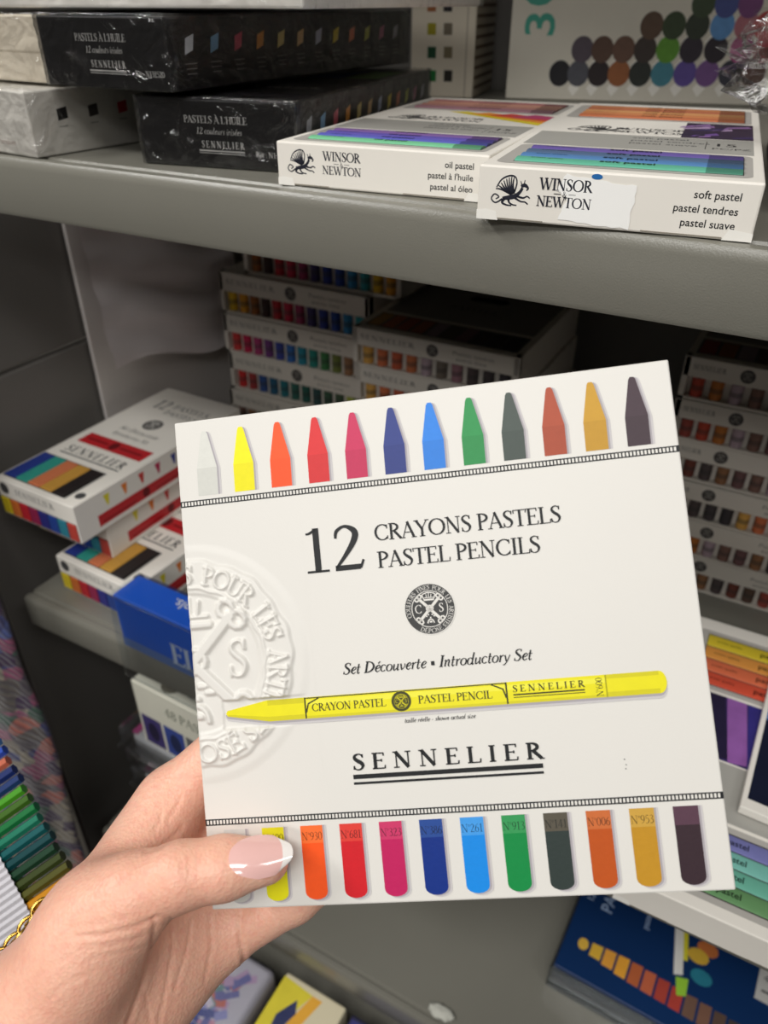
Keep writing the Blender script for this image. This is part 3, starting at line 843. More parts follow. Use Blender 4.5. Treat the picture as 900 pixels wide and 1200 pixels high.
# ---------------------------------------------------------------- flat white boxes with a griffin on the end
def griffin(face, u, v, s, m, ax=1.3):
    """little winged beast drawn in line"""
    def D_(P, w=1.0):
        face.ribbon([(u + x * s * ax, v + y * s, q * s * w * .8) for x, y, q in spl([(a, b_, c) for a, b_, c in P], 6)], m)
    D_([(.30, .26, .13), (.48, .30, .19), (.64, .36, .18), (.76, .50, .13), (.82, .64, .12)])          # back and neck
    D_([(.78, .68, .13), (.88, .73, .15), (.97, .64, .08), (.93, .56, .05)])                            # head, beak
    D_([(.80, .72, .05), (.76, .86, .03)]); D_([(.86, .76, .05), (.87, .90, .03)])                      # ears
    D_([(.68, .36, .10), (.86, .32, .08), (.96, .38, .06), (1.04, .32, .06)])                           # raised forelegs
    D_([(.64, .30, .10), (.80, .20, .07), (.92, .19, .06), (1.0, .12, .06)])
    D_([(.36, .26, .14), (.30, .12, .10), (.42, .05, .07), (.56, .04, .06)])                            # hind legs
    D_([(.46, .26, .11), (.50, .13, .08), (.60, .07, .06), (.70, .06, .06)])
    D_([(.30, .24, .08), (.12, .10, .06), (.0, .22, .06), (.08, .38, .06), (.20, .30, .06), (.12, .22, .05)])  # curled tail
    for k in range(8):                                                                                  # wing feathers
        t = k / 7
        D_([(.62 - .10 * t, .44 - .04 * t, .06), (.56 - .30 * t, .72 - .18 * t, .07), (.58 - .48 * t, 1.0 - .36 * t * t - .08 * t, .04)])
    D_([(.12, .60, .05), (.24, .86, .06), (.44, 1.0, .07), (.60, .98, .06), (.66, .80, .06), (.62, .50, .07)])
def makers_mark(face, u, v, h, m):
    put_serif(face, 'WINSOR', u, v + h * .58, h * .40, m, width=h * 1.90, bold=1.3)
    put_serif(face, '&', u + h * .95, v + h * .36, h * .20, m, align='c')
    face.rect(u + h * .55, v + h * .45, u + h * .80, v + h * .47, m); face.rect(u + h * 1.10, v + h * .45, u + h * 1.35, v + h * .47, m)
    put_serif(face, 'NEWTON', u - h * .05, v, h * .36, m, width=h * 2.0, bold=1.3)
GREYB = mat((168, 166, 160), .5, .4, .02, 60)
def flat_box(label, loc, yaw, W, D, H, words, window, rear, art, stick, group, hide=False):
    r = empty('pastel_box', loc, yaw); tag(r, label, 'pastel box', group)
    b = MB(); b.box(0, W, 0, D, 0, H, CARTON, .0007, 2)
    f = fsurf(b, 'front', W, D, H)
    navy = mat((38, 40, 52), .5, .3)
    if not hide: griffin(f, W * .055, H * .27, H * .56, navy)
    if not hide: makers_mark(f, W * .235, H * .33, H * .52, navy)
    for i, t in enumerate(words):
        f.sans(t, W * .935, H * (.68 - .245 * i), H * .135, INK, 'r', .012)
    # cut flap lines along the foot of the end panel
    f.rect(W * .08, H * .03, W * .26, H * .05, mat((150, 142, 130), .7, .2)); f.rect(W * .62, H * .03, W * .9, H * .05, mat((150, 142, 130), .7, .2))
    f.poly([(0, 0), (W * .085, 0), (W * .075, H * .17), (W * .035, H * .2), (0, H * .17)], mat((250, 247, 240), .6, .3))
    f.poly([(W * .90, 0), (W, 0), (W, H * .15), (W * .92, H * .2)], mat((250, 247, 240), .6, .3))
    t = fsurf(b, 'top', W, D, H)
    t.rect(W * .035, D * .255, W * .965, D * .435, GREYB)                           # grey title band
    for i, s in enumerate(words):
        t.sans(s, W * .46, D * (.395 - .035 * i), D * .018, INKSOFT, 'l', .012)
    t.sans('15', W * .80, D * .345, D * .032, INK, 'l', .012); t.sans('PC/PZ', W * .80, D * .305, D * .018, INK)
    t.rect(W * .775, D * .30, W * .778, D * .40, INK)
    makers_mark(t, W * .36, D * .47, D * .075, INKSOFT)
    griffin(t, W * .14, D * .46, D * .095, INKSOFT)
    art(t, W, D)
    # tray wells behind the two windows
    dk = mat((70, 66, 66), .4, .5)
    for (v0, v1) in ((.030, .245), (.685, .945)):
        rr = .004
        pts = []
        for cx, cy, a0 in ((W * .96 - rr, D * v1 - rr, 0), (W * .04 + rr, D * v1 - rr, 90), (W * .04 + rr, D * v0 + rr, 180), (W * .96 - rr, D * v0 + rr, 270)):
            for k in range(5):
                a = R_(a0 + 22.5 * k); pts.append((cx + rr * math.cos(a), cy + rr * math.sin(a)))
        t.poly(pts, mat((186, 182, 176), .4, .5))
        t.rect(W * .10, D * v0 + .004, W * .93, D * v1 - .004, dk)
    b.build('carton', r)
    for (v0, v1), cols in (((.030, .245), window), ((.685, .945), rear)):
        n = len(cols); pitch = (D * (v1 - v0) - .009) / n
        for i, c in enumerate(cols):
            y = D * v0 + .0045 + pitch * (i + .5)
            q = MB(); m1 = mat(c, .55, .3, .05, 300); m2 = mat(tuple(int(v * .72) for v in c), .5, .3, .05, 300)
            rad = pitch * .47
            N_ = 10
            for (xa, xb, mm) in ((W * .105, W * .80, m1), (W * .80, W * .925, m2)):
                vs = []
                for x in (xa, xb):
                    for k in range(N_ + 1):
                        a = math.pi * k / N_
                        vs.append((x, y + rad * math.cos(a), H + .0001 + .0009 * math.sin(a)))
                q.raw(vs, [(k, k + 1, N_ + 2 + k, N_ + 1 + k) for k in range(N_)] + [tuple(range(N_, -1, -1)), tuple(range(N_ + 1, 2 * N_ + 2))], mm)
            ff = Face(q, (0, 0, H + .00105), (1, 0, 0), (0, 1, 0), (0, 0, 1))
            tx = mat(tuple(int(v * .28) for v in c), .5, .3)
            ff.sans(stick, W * .42, y - rad * .38, rad * .75, tx, 'l', .02)
            ff.sans('artists quality', W * .16, y - rad * .2, rad * .35, tx, 'l')
            q.build('pastel', r)
    return r
def art_purple(t, W, D):
    random.seed(3)
    t.rect(W * .66, D * .44, W * .965, D * .675, mat((52, 36, 66), .4, .4, .3, 90))
    for i in range(16):
        u = W * random.uniform(.62, .90); v = D * random.uniform(.45, .63); a = random.uniform(.0, .6); l = W * random.uniform(.05, .14)
        c = random.choice([(120, 84, 160), (88, 60, 130), (190, 160, 200), (40, 32, 60), (150, 110, 170), (60, 44, 100)])
        du, dv = l * math.cos(a), l * math.sin(a)
        t.poly([(u, v), (min(u + du, W * .965), v + dv), (min(u + du * .9, W * .965), v + dv + D * .03), (u + W * .01, v + D * .018)], mat(c, .4, .4, .15, 200))
def art_fire(t, W, D):
    for k, c in enumerate([(236, 214, 30), (240, 150, 40), (214, 60, 50), (190, 50, 110)]):
        t.poly([(W * (.36 + .13 * k), D * (.66 - .02 * k)), (W * .965, D * (.47 + .04 * k)), (W * .965, D * (.53 + .04 * k)), (W * (.46 + .13 * k), D * .675)], mat(c, .4, .4, .1, 90))
ZS = ZU + .0003
soft = flat_box('white soft pastel box with a torn white sticker on its end panel', (-.1132, .2741, ZS), .1309, .0938, .2099, .0183,
    ['soft pastel', 'pastel tendres', 'pastel suave'], [(100, 180, 152), (88, 132, 184), (84, 106, 138), (106, 90, 160)],
    [(190, 112, 76), (200, 130, 84), (204, 146, 96), (176, 104, 76), (186, 120, 78)], art_purple, 'soft pastel', None)
# torn sticker over the maker's name
b = MB(); W, H = .0938, .0183
ff = Face(b, (0, 0, 0), (1, 0, 0), (0, 0, 1), (0, -1, 0), eps=.00016)
random.seed(5)
edge = []
for (u0, v0), (u1, v1), n in (((.315, .10), (.575, .04), 10), ((.575, .04), (.585, .80), 8), ((.585, .80), (.33, .93), 12), ((.33, .93), (.30, .62), 5), ((.30, .62), (.345, .50), 4), ((.345, .50), (.315, .10), 6)):
    for k in range(n):
        t = k / n
        edge.append((W * (u0 + (u1 - u0) * t + random.uniform(-.004, .004)), H * (v0 + (v1 - v0) * t + random.uniform(-.02, .02))))
cu = sum(e[0] for e in edge) / len(edge); cv = sum(e[1] for e in edge) / len(edge)
stk = mat((255, 254, 251), .6, .3, .0)
for i in range(len(edge)):
    ff.poly([(cu, cv), edge[i], edge[(i + 1) % len(edge)]], stk, False)
makers_mark(ff, W * .235, H * .33, H * .52, mat((38, 40, 52), .5, .3))
ff.ell(W * .44, H * .92, W * .02, H * .05, mat((40, 110, 180), .5, .3), 12)
s_ = b.build('sticker', soft); tag(s_, 'torn white paper sticker')
flat_box('white oil pastel box with a flame-coloured picture on its top, beside the soft pastel box', (-.2130, .2900, ZS), .100, .0938, .1900, .0172,
    ['oil pastel', "pastel à l'huile", 'pastel al óleo'], [(120, 196, 150), (96, 100, 190), (96, 84, 170), (120, 90, 150)],
    [(150, 110, 120), (170, 120, 110), (190, 140, 120), (170, 110, 110)], art_fire, 'oil pastel', None)

# ---------------------------------------------------------------- black shrink-wrapped boxes
SILV = mat((196, 194, 190), .4, .5)
IRID = [(206, 208, 214), (150, 196, 232), (232, 96, 120), (236, 160, 60), (226, 206, 130), (232, 196, 140), (196, 204, 222), (236, 214, 70), (232, 140, 100), (196, 200, 80), (200, 120, 150), (190, 190, 200)]
def black_box(label, loc, yaw, W, D, H):
    r = empty('oil_pastel_box', loc, yaw); tag(r, label, 'pastel box', 'black shrink-wrapped boxes')
    b = MB(); b.box(0, W, 0, D, 0, H, BLACK, .0008, 2)
    f = fsurf(b, 'front', W, D, H)
    put_serif(f, "PASTELS À L'HUILE", W * .30, H * .66, H * .105, SILV, width=W * .40, bold=1.0)
    put_serif(f, '12 couleurs irisées', W * .37, H * .50, H * .095, SILV, width=W * .29, slant=.2, bold=1.0)
    put_serif(f, 'SENNELIER', W * .40, H * .30, H * .10, SILV, width=W * .27, track=.3, bold=1.3)
    f.rect(W * .38, H * .245, W * .67, H * .265, SILV); f.rect(W * .38, H * .215, W * .67, H * .225, SILV)
    put_serif(f, 'Réf : N132520', W * .74, H * .20, H * .08, SILV, width=W * .22)
    g = fsurf(b, 'right', W, D, H)
    for i, c in enumerate(IRID):
        u = D * (.065 + .078 * i); v = H * .62
        m = mat(c, .4, .5, .15, 300)
        g.poly([(u - .0035, v - H * .13), (u + .0022, v - H * .07), (u + .0038, v + H * .15), (u - .0022, v + H * .09)], m)
        for k in range(3):
            g.rect(u - .004 + .0005 * k, H * (.36 - .07 * k), u + .004 - .0004 * k, H * (.375 - .07 * k), mat((120, 118, 116), .5, .3))
    t = fsurf(b, 'top', W, D, H)
    t.rect(W * .08, D * .1, W * .92, D * .9, mat((34, 32, 36), .4, .4))
    put_serif(t, 'SENNELIER', W * .5, D * .3, .008, SILV, width=W * .6, track=.2, align='c', bold=1.4)
    for i, c in enumerate(((200, 60, 50), (60, 110, 180), (120, 160, 90))):
        t.rect(W * (.1 + .28 * i), D * .62, W * (.34 + .28 * i), D * .86, mat(c, .4, .4, .3, 150))
    b.build('carton', r)
    tag(wrinkled(W, D, H, 'shrink_wrap', r, FILMH, .0016, .0006, seed=loc[0] * 50), 'crinkled clear shrink wrap')
    return r
black_box('black oil pastel box standing directly on the upper shelf, lower of the two black boxes', (-.3010, .3013, ZS), .165, .0828, .2063, .0288)
black_box('black oil pastel box lying on top, upper of the two black boxes', (-.3545, .2985, 1.3150), -.005, .0800, .2274, .0290)

# ---------------------------------------------------------------- pale boxes at the left end of the upper shelf
r = empty('pastel_box', (-.4475, .2938, ZS), -.1038); tag(r, 'white shrink-wrapped box with small colour squares on its side, left end of upper shelf', 'pastel box')
W, D, H = .09, .165, .0296
b = MB(); b.box(0, W, 0, D, 0, H, mat((226, 222, 214), .5, .4), .0008)
g = fsurf(b, 'right', W, D, H)
for i, c in enumerate([(30, 28, 30), (66, 58, 56), (190, 40, 50), (180, 36, 44), (60, 60, 120), (60, 120, 90), (200, 160, 60), (30, 30, 30)]):
    u = D * (.10 + .115 * i); g.poly([(u, H * .52), (u + .006, H * .55), (u + .006, H * .73), (u, H * .70)], mat(c, .5, .4))
    g.rect(u, H * .42, u + .005, H * .44, GREYB)
g2 = fsurf(b, 'front', W, D, H)
put_serif(g2, 'pastels tendres', W * .52, H * .16, H * .08, mat((150, 120, 110), .5, .3), width=W * .3)
b.build('carton', r); tag(wrinkled(W, D, H, 'shrink_wrap', r, FILMH, .0016, .0006, 4), 'crinkled clear shrink wrap')
def pale_box(label, loc, yaw, W, D, H, col, seed):
    r = empty('carton_box', loc, yaw); tag(r, label, 'box')
    b = MB(); b.box(0, W, 0, D, 0, H, mat(col, .5, .4), .0012)
    b.box(-.0006, W + .0006, -.0006, D + .0006, H * .45, H + .0006, mat(col, .5, .4), .0012)
    b.build('carton', r); tag(wrinkled(W, D, H, 'shrink_wrap', r, FILMH, .0018, .0010, seed), 'crinkled clear shrink wrap')
pale_box('plain cream shrink-wrapped box left of the upper black box', (-.452, .312, 1.3145), -.05, .092, .15, .0290, (226, 216, 198), 9)
pale_box('wide white shrink-wrapped box on top of the black and cream boxes', (-.470, .306, 1.3468), .03, .258, .20, .045, (248, 244, 237), 12)

# ---------------------------------------------------------------- upright boxes at the back of the upper shelf
r = empty('swatch_box', (-.330, .640, ZS), .21); tag(r, 'upright white box with two columns of small colour swatches at the back', 'pastel box')
W, D, H = .052, .085, .30
b = MB(); b.box(0, W, 0, D, 0, H, mat((206, 196, 178), .5, .4), .001)
f = fsurf(b, 'front', W, D, H)
n_ = np.array([math.sin(.21), -math.cos(.21), 0]); P0 = np.array([-.330, .640, ZS])
def uvw(px_, py_, P0, yaw):
    q = on_plane(px_, py_, P0, np.array([math.sin(yaw), -math.cos(yaw), 0])) - P0
    return q[0] * math.cos(yaw) + q[1] * math.sin(yaw), q[2]
SW = [((34, 110, 54), (44, 40, 36)), ((24, 70, 44), (120, 108, 84)), ((150, 140, 30), (110, 100, 84)), ((150, 90, 50), (24, 20, 24))]
for i, (a, c) in enumerate(SW + SW[::-1]):
    for k, q in ((0, a), (1, c)):
        u, v = uvw(506 + 19 * k, 89 - 27.5 * i, P0, .21)
        f.rect(u - .0035, v - .004, u + .0035, v + .004, mat(q, .5, .4))
f.rect(W * .86, 0, W * .88, H, mat((160, 150, 134), .5, .3))
g = fsurf(b, 'right', W, D, H)
for k in range(40): g.rect(0.004, .006 + k * .007, D - .002, .0085 + k * .007, mat((120, 100, 80), .6, .3))
b.build('carton', r)

yw = .22; P0 = np.array([-.2560, .6650, ZS])
r = empty('crayon_box', tuple(P0), yw); tag(r, 'big white box printed with rows of round crayon ends and a teal 30', 'box')
W, D, H = .225, .022, .26
b = MB(); b.box(0, W, 0, D, 0, H, mat((214, 208, 194), .5, .4), .001)
f = fsurf(b, 'front', W, D, H)
rows = [(86, [412, 455, 503, 550, 600, 652, 705, 757, 812, 866], [(34, 32, 36), (84, 84, 92), (44, 34, 36), (150, 92, 54), (44, 48, 44), (70, 130, 146), (96, 78, 150), (120, 84, 140), (60, 60, 70), (90, 60, 50)]),
        (58, [465, 512, 562, 612, 665, 720, 778, 838, 892], [(84, 74, 84), (90, 66, 54), (104, 76, 62), (62, 52, 48), (96, 150, 50), (52, 44, 54), (48, 40, 48), (170, 84, 130), (180, 70, 80)]),
        (30, [628, 680, 735, 793, 850, 896], [(92, 70, 54), (56, 70, 44), (50, 58, 44), (96, 146, 200), (176, 110, 120), (190, 70, 70)]),
        (4, [750, 805, 860], [(58, 72, 48), (70, 80, 140), (120, 70, 120)])]
for ps in (0, 1):
    for y, xs, cs in rows:
        for x, c in zip(xs, cs):
            u, v = uvw(450 + x / 2, y, P0, yw)
            if u + .015 > W: continue
            if ps == 0: f.ell(u + .0118, v - .010, .0045, .0055, mat((240, 236, 228), .5, .3), 4)
            else: f.ell(u, v, .0083, .0090, mat(c, .5, .4, .2, 200), 28)
for ch_, yy in (('3', 45), ('0', 8)):
    u, v = uvw(648, yy, P0, yw)
    vs_b, fs_b, wb = bfont(ch_, .02)
    f.e += 2e-6
    b.raw([f.p(u - y * .022, v + x * .026) for x, y in vs_b], fs_b, mat((70, 160, 140), .5, .4))
b.build('carton', r)

# ---------------------------------------------------------------- at the right end of the upper shelf
r = empty('carton_box', (-.0185, .334, ZS), .13); tag(r, 'dark brown box at the right edge of the upper shelf', 'box')
b = MB(); b.box(0, .12, 0, .16, 0, .0275, mat((58, 40, 32), .5, .4, .1, 40), .001); b.box(.002, .118, -.0004, .16, .018, .0280, mat((46, 32, 28), .5, .4), .001)
b.build('carton', r)
q0 = (-.050, .318)
zb = ZS + .0287
b = bmesh.new(); bmesh.ops.create_icosphere(b, subdivisions=4, radius=1)
for v in b.verts:
    n = v.co.normalized()
    k = abs(noise.noise(n * 2.2)) * .5 + abs(noise.noise(n * 5 + Vector((3, 1, 2)))) * .35 + abs(noise.noise(n * 11)) * .12
    rz = noise.cell(n * 4.5) * .10; v.co = n * (.70 + .85 * k + rz)
    if n.x < -.2: v.co.x *= 1 + .35 * max(0, -n.x - .2) * (1 - min(1, abs(n.z) * 1.2))
    v.co.z = max(v.co.z, -.62)
bag = MB(); b2 = [(v.co.x * .040, v.co.y * .036, (v.co.z + .62) * .030) for v in b.verts]
b.verts.index_update(); fsb = [[v.index for v in f.verts] for f in b.faces]; b.free()
bag.raw(b2, fsb, film_mat('clear_bag', (.97, .97, .97, 1), .03, .06, .35, 60))
o = bag.build('plastic_bag', loc=(q0[0] + .046, q0[1] + .052, zb)); tag(o, 'crumpled clear plastic bag on the dark box at the top right', 'plastic bag')
b = MB(); b.box(0, .024, 0, .022, 0, .010, mat((225, 225, 222), .5, .4), .001)
ink_ = fsurf(b, 'front', .024, .022, .010); ink_.rect(.004, .005, .02, .006, INKSOFT)
o = b.build('small_carton', loc=(q0[0] + .036, q0[1] + .042, zb + .0012)); tag(o, 'small white carton inside the crumpled clear bag', 'box')

# ================================================================== stacks of pastel sets at the back of the middle shelf
BANDW = mat((206, 200, 190), .5, .4, .02, 40); LIDG = mat((128, 124, 118), .5, .4, .03, 30)
def stick_set(label, loc, yaw, W, D, H, cols, group, lid=False, sf_=.5):
    r = empty('pastel_set', loc, yaw); tag(r, label, 'pastel set', group)
    b = MB(); hb = H * .46
    b.box(0, W, .006, D, .0003, H, BANDW, .0006)
    b.box(0, .004, 0, .008, .0003, H, BANDW); b.box(W - .004, W, 0, .008, .0003, H, BANDW)
    b.box(0, W, 0, .008, H - hb, H, BANDW, .0005); b.box(0, W, 0, .008, .0003, H * .07, BANDW)
    f = Face(b, (0, 0, H - hb), (1, 0, 0), (0, 0, 1), (0, -1, 0))
    put_seal(f, W * sf_, hb * .5, hb * .34, mat((60, 58, 58), .5, .3), mat((150, 146, 140), .5, .3), False)
    put_serif(f, 'SENNELIER', W * .05, hb * .42, hb * .26, INKSOFT, width=W * (sf_ - .16), track=.1)
    put_serif(f, 'Pastels tendres', W * .62, hb * .52, hb * .2, INKSOFT, width=W * .24)
    put_serif(f, 'extra fine', W * .64, hb * .22, hb * .18, INKSOFT, width=W * .18)
    t = fsurf(b, 'top', W, D, H)
    if lid:
        t.rect(W * .04, D * .30, W * .96, D * .97, LIDG)
        t.rect(W * .04, D * .06, W * .96, D * .27, mat((52, 48, 46), .4, .4))
        pts = []
        for cx, a0 in ((W * .60, -90), (W * .44, 90)):
            for k in range(7):
                a = R_(a0 + 30 * k); pts.append((cx + D * .045 * math.cos(a), D * .72 + D * .045 * math.sin(a)))
        t.poly(pts, mat((12, 12, 12), .8, .1))
        for i, c in enumerate(cols):
            t.rect(W * (.05 + .9 * i / len(cols)), D * .07, W * (.05 + .9 * (i + .85) / len(cols)), D * .26, mat(tuple(int(v * .8) for v in c), .5, .3))
        put_serif(t, 'PASTELS', W * .5, D * .5, D * .06, INKSOFT, width=W * .3, align='c')
    b.build('carton', r)
    n = len(cols); p = (W - .010) / n
    for i, c in enumerate(cols):
        x = .005 + p * (i + .5); z0, z1 = H * .08, H - hb - .0006
        q = MB(); q.cyl((x, .0046, z0), (x, .0046, z1), min(p * .46, .0044), min(p * .46, .0044), mat(c, .6, .3, .1, 200), 10)
        q.cyl((x, .0046, z0 + (z1 - z0) * .35), (x, .0046, z0 + (z1 - z0) * .62), min(p * .47, .00447), min(p * .47, .00447), mat(tuple(int(v * .62 + 20) for v in c), .6, .3), 10)
        q.build('pastel', r)
    return r
Ycol = [(220, 180, 40), (214, 150, 40), (150, 90, 40), (60, 40, 36), (180, 40, 50), (190, 40, 70), (150, 50, 90), (60, 50, 100), (44, 60, 140), (40, 70, 150), (50, 130, 180), (50, 150, 160)]
Mcol = [(200, 60, 60), (190, 40, 80), (170, 60, 110), (110, 60, 120), (60, 70, 150), (50, 100, 170), (40, 130, 150), (40, 130, 120), (60, 120, 70), (110, 120, 60), (150, 110, 80), (130, 100, 90)]
Gcol = [(200, 50, 50), (160, 60, 60), (50, 80, 140), (40, 90, 120), (40, 110, 120), (50, 100, 90), (40, 90, 80), (50, 80, 80), (60, 90, 70), (70, 90, 70), (160, 170, 70), (90, 120, 70)]
Dcol = [(210, 160, 80), (200, 110, 70), (190, 90, 60), (190, 110, 70), (170, 150, 160), (110, 100, 90), (150, 110, 120), (80, 70, 70), (70, 64, 66), (60, 56, 60)]
Pcol = [(150, 70, 60), (180, 70, 50), (180, 110, 50), (170, 150, 160), (120, 90, 80), (110, 80, 80), (140, 100, 70), (80, 70, 70), (110, 60, 50), (90, 70, 60)]
rank = ['lowest', 'second from the bottom', 'third from the bottom', 'fourth from the bottom', 'fifth from the bottom', 'topmost']
random.seed(2)
LC = [Dcol, Mcol[::-1], Gcol, Mcol, Ycol, Ycol[2:] + Ycol[:2]]
for i in range(6):
    o_ = (.028, .006) if i == 5 else (random.uniform(-.002, .002), random.uniform(-.002, .002))
    stick_set('white-banded pastel set, %s in the stack beside the pale board' % rank[i], (-.484 + o_[0] + (.0), .553 + o_[1], ZM + .0006 + i * .0392), 0.0, .162, .15, .0388, LC[i], 'pastel sets stacked at the back left')
for i in range(6):
    stick_set('lidded pastel set, %s in the middle back stack' % rank[i], (-.303 + random.uniform(-.002, .002), .500 + random.uniform(-.001, .002), ZM + .0006 + i * .0320), .01, .139, .15, .0317,
              [Gcol, Mcol, Dcol[::-1], Mcol[2:] + Mcol[:2], Dcol, Dcol][i], 'pastel sets stacked in the middle', True)
for i in range(6):
    stick_set('dark-toned pastel set, %s in the stack right of the held box' % rank[i], (-.062 + [.004, .002, -.004, -.003, .0, .0][i], .553 + random.uniform(-.001, .002), ZM + .0006 + i * .0327), .0, .130, .15, .0323,
              [Pcol[3:] + Pcol[:3], Pcol, Dcol[5:] + Dcol[:5], Pcol[::-1], Pcol, Pcol[1:]][i], 'pastel sets stacked at the right', True, .33)

# ---------------------------------------------------------------- pale board and crinkled sheet at the left
A0, A1 = np.array([-.5250, .428]), np.array([-.5200, .603])
ang = math.atan2(A1[1] - A0[1], A1[0] - A0[0]); ln_ = float(np.linalg.norm(A1 - A0))
b = MB(); b.box(0, ln_, 0, .004, 0, .303, mat((210, 204, 200), .6, .3, .03, 20), .0008)
for k in range(0): b.box(.004 + k * .0155, .006 + k * .0155, -.0003, .0, .006, .297, mat((160, 154, 150), .6, .3))
o = b.build('display_board', loc=(A0[0], A0[1], ZM + .0005)); o.rotation_euler = (0, 0, ang)
tag(o, 'pale grey board leaning upright against the shelf side wall', 'board')
b = MB(); NU, NV = 40, 60
vs = []
for sgn in (0, 1):
    for j in range(NV + 1):
        for i in range(NU + 1):
            s, t = i / NU, j / NV
            low = .140 - .030 * s + .006 * math.sin(s * 7)
            z = .302 - (1 - t) * (.302 - low) if False else low + (.302 - low) * t
            y = -.004 - .004 * math.sin(s * 3 + 1) - .010 * (1 - t) ** 2 - .0035 * (noise.noise(Vector((s * 3, t * 7, 1))) + 1) - .003 * math.sin(t * 26 + s * 4) * (.4 + .6 * s)
            vs.append((.004 + s * (ln_ - .004) + .012 * s * (1 - t), y - .0004 * sgn, z))
N_ = (NU + 1) * (NV + 1)
fs = []
for j in range(NV):
    for i in range(NU):
        a = j * (NU + 1) + i
        fs.append((N_ + a, N_ + a + 1, N_ + a + NU + 2, N_ + a + NU + 1)); fs.append((a, a + NU + 1, a + NU + 2, a + 1))
b.raw(vs, fs, mat((222, 214, 214), .55, .4, .06, 40, .2, 0, 300))
o = b.build('paper_sheet', smooth=True, loc=(A0[0], A0[1], ZM)); o.rotation_euler = (0, 0, ang)
tag(o, 'crinkled pale paper sheet hanging in front of the grey board', 'sheet')

# ---------------------------------------------------------------- front-left stack of white boxes with a red pastel on the side
TIPC = [(228, 214, 50), (232, 130, 50), (206, 60, 56), (190, 50, 90), (60, 70, 150), (50, 60, 120), (50, 130, 180), (60, 140, 90)]
WINC = [(40, 60, 140), (52, 150, 136), (206, 120, 80), (200, 150, 66), (40, 34, 34)]
ENDC = [(214, 190, 40), (206, 110, 50), (190, 40, 50), (150, 40, 80), (50, 50, 130), (40, 70, 150), (50, 130, 150), (190, 70, 60)]
RED = mat((196, 36, 44), .45, .4, .08, 200)
def red_set(label, loc, yaw):
    W, D, H = .0870, .190, .0328
    r = empty('pastel_set', loc, yaw); tag(r, label, 'pastel set', 'white sets with a red pastel picture')
    b = MB(); b.box(0, W, 0, D, .0, H, CARTON, .0007)
    f = fsurf(b, 'front', W, D, H)
    f.rect(.001, .001, W - .001, H * .52, mat((40, 34, 36), .5, .3))
    put_seal(f, W * .10, H * .77, H * .15, INKSOFT, None, False)
    put_serif(f, 'SENNELIER', W * .24, H * .70, H * .16, INKSOFT, width=W * .5, track=.1)
    g = fsurf(b, 'right', W, D, H)
    for k in range(9):
        u = D * (.16 + .095 * k); c = TIPC[k % 8]
        g.poly([(u - .003, H * .86), (u + .003, H * .86), (u + .0012, H * .60), (u - .0004, H * .56)], mat(c, .5, .4))
    g.rect(D * .10, H * .14, D * .70, H * .44, RED)
    g.ell(D * .36, H * .29, D * .02, H * .13, mat((110, 20, 26), .5, .3), 14); g.rect(D * .12, H * .20, D * .30, H * .24, mat((140, 24, 30), .5, .3))
    g.rect(D * .42, H * .20, D * .66, H * .24, mat((140, 24, 30), .5, .3))
    put_serif(g, 'SENNELIER', D * .72, H * .2, H * .18, INKSOFT, width=D * .24, track=.1)
    t = fsurf(b, 'top', W, D, H)
    t.rect(W * .02, D * .03, W * .82, D * .245, mat((36, 32, 34), .4, .4))
    t.rect(W * .82, D * .03, W * .835, D * .245, GREYB)
    put_seal(t, W * .91, D * .075, D * .022, INKSOFT, None, False)
    put_serif(t, 'SENNELIER', W * .5, D * .30, D * .050, INKSOFT, width=W * .74, track=.2, align='c', bold=1.4)
    t.rect(W * .12, D * .280, W * .88, D * .288, INKSOFT)
    t.rect(W * .10, D * .385, W * .92, D * .47, RED); t.ell(W * .5, D * .428, W * .05, D * .03, mat((110, 20, 26), .5, .3), 14)
    t.rect(W * .16, D * .42, W * .42, D * .435, mat((140, 24, 30), .5, .3)); t.rect(W * .58, D * .42, W * .86, D * .435, mat((140, 24, 30), .5, .3))
    put_serif(t, 'Set Découverte', W * .5, D * .56, D * .032, INKSOFT, width=W * .5, slant=.2, align='c')
    put_serif(t, 'Introductory Set', W * .5, D * .51, D * .028, INKSOFT, width=W * .46, slant=.2, align='c')
    put_seal(t, W * .5, D * .66, D * .048, mat((66, 64, 64), .5, .3), WHITE, False)
    put_serif(t, '12', W * .18, D * .80, D * .085, INKSOFT, width=W * .17)
    put_serif(t, 'PASTELS', W * .40, D * .83, D * .042, INKSOFT, width=W * .46); put_serif(t, 'PASTELS', W * .40, D * .77, D * .036, INKSOFT, width=W * .42)
    b.build('carton', r)
    for k, c in enumerate(WINC):
        q = MB(); x0 = W * (.03 + .156 * k)
        q.box(x0, x0 + W * .148, D * .036, D * .239, H - .003, H + .0011, mat(c, .5, .4, .1, 200), .0009)
        q.build('pastel', r)
    for k, c in enumerate(ENDC):
        q = MB(); x = W * (.07 + .123 * k)
        q.box(x - W * .054, x + W * .054, -.0009, .002, H * .05, H * .50, mat(c, .5, .4, .1, 200), .0006); q.build('pastel', r)
    return r
z = ZM + .0004
red_set('white pastel set with red pastel picture, lowest of the front-left stack, by the blue box', (-.4725, .3055, z), -.04)
red_set('white pastel set with red pastel picture, second down in the front-left stack', (-.5150, .3260, z + .0332), -.015)
red_set('white pastel set with its lid showing, top of the front-left stack', (-.5098, .2989, z + .0664), -.0225)
stick_set('dark pastel set lying behind the front-left stack, mostly hidden by the held box', (-.372, .45, ZM + .0004), -.1, .062, .09, .060, Ycol[3:9] , None, True)

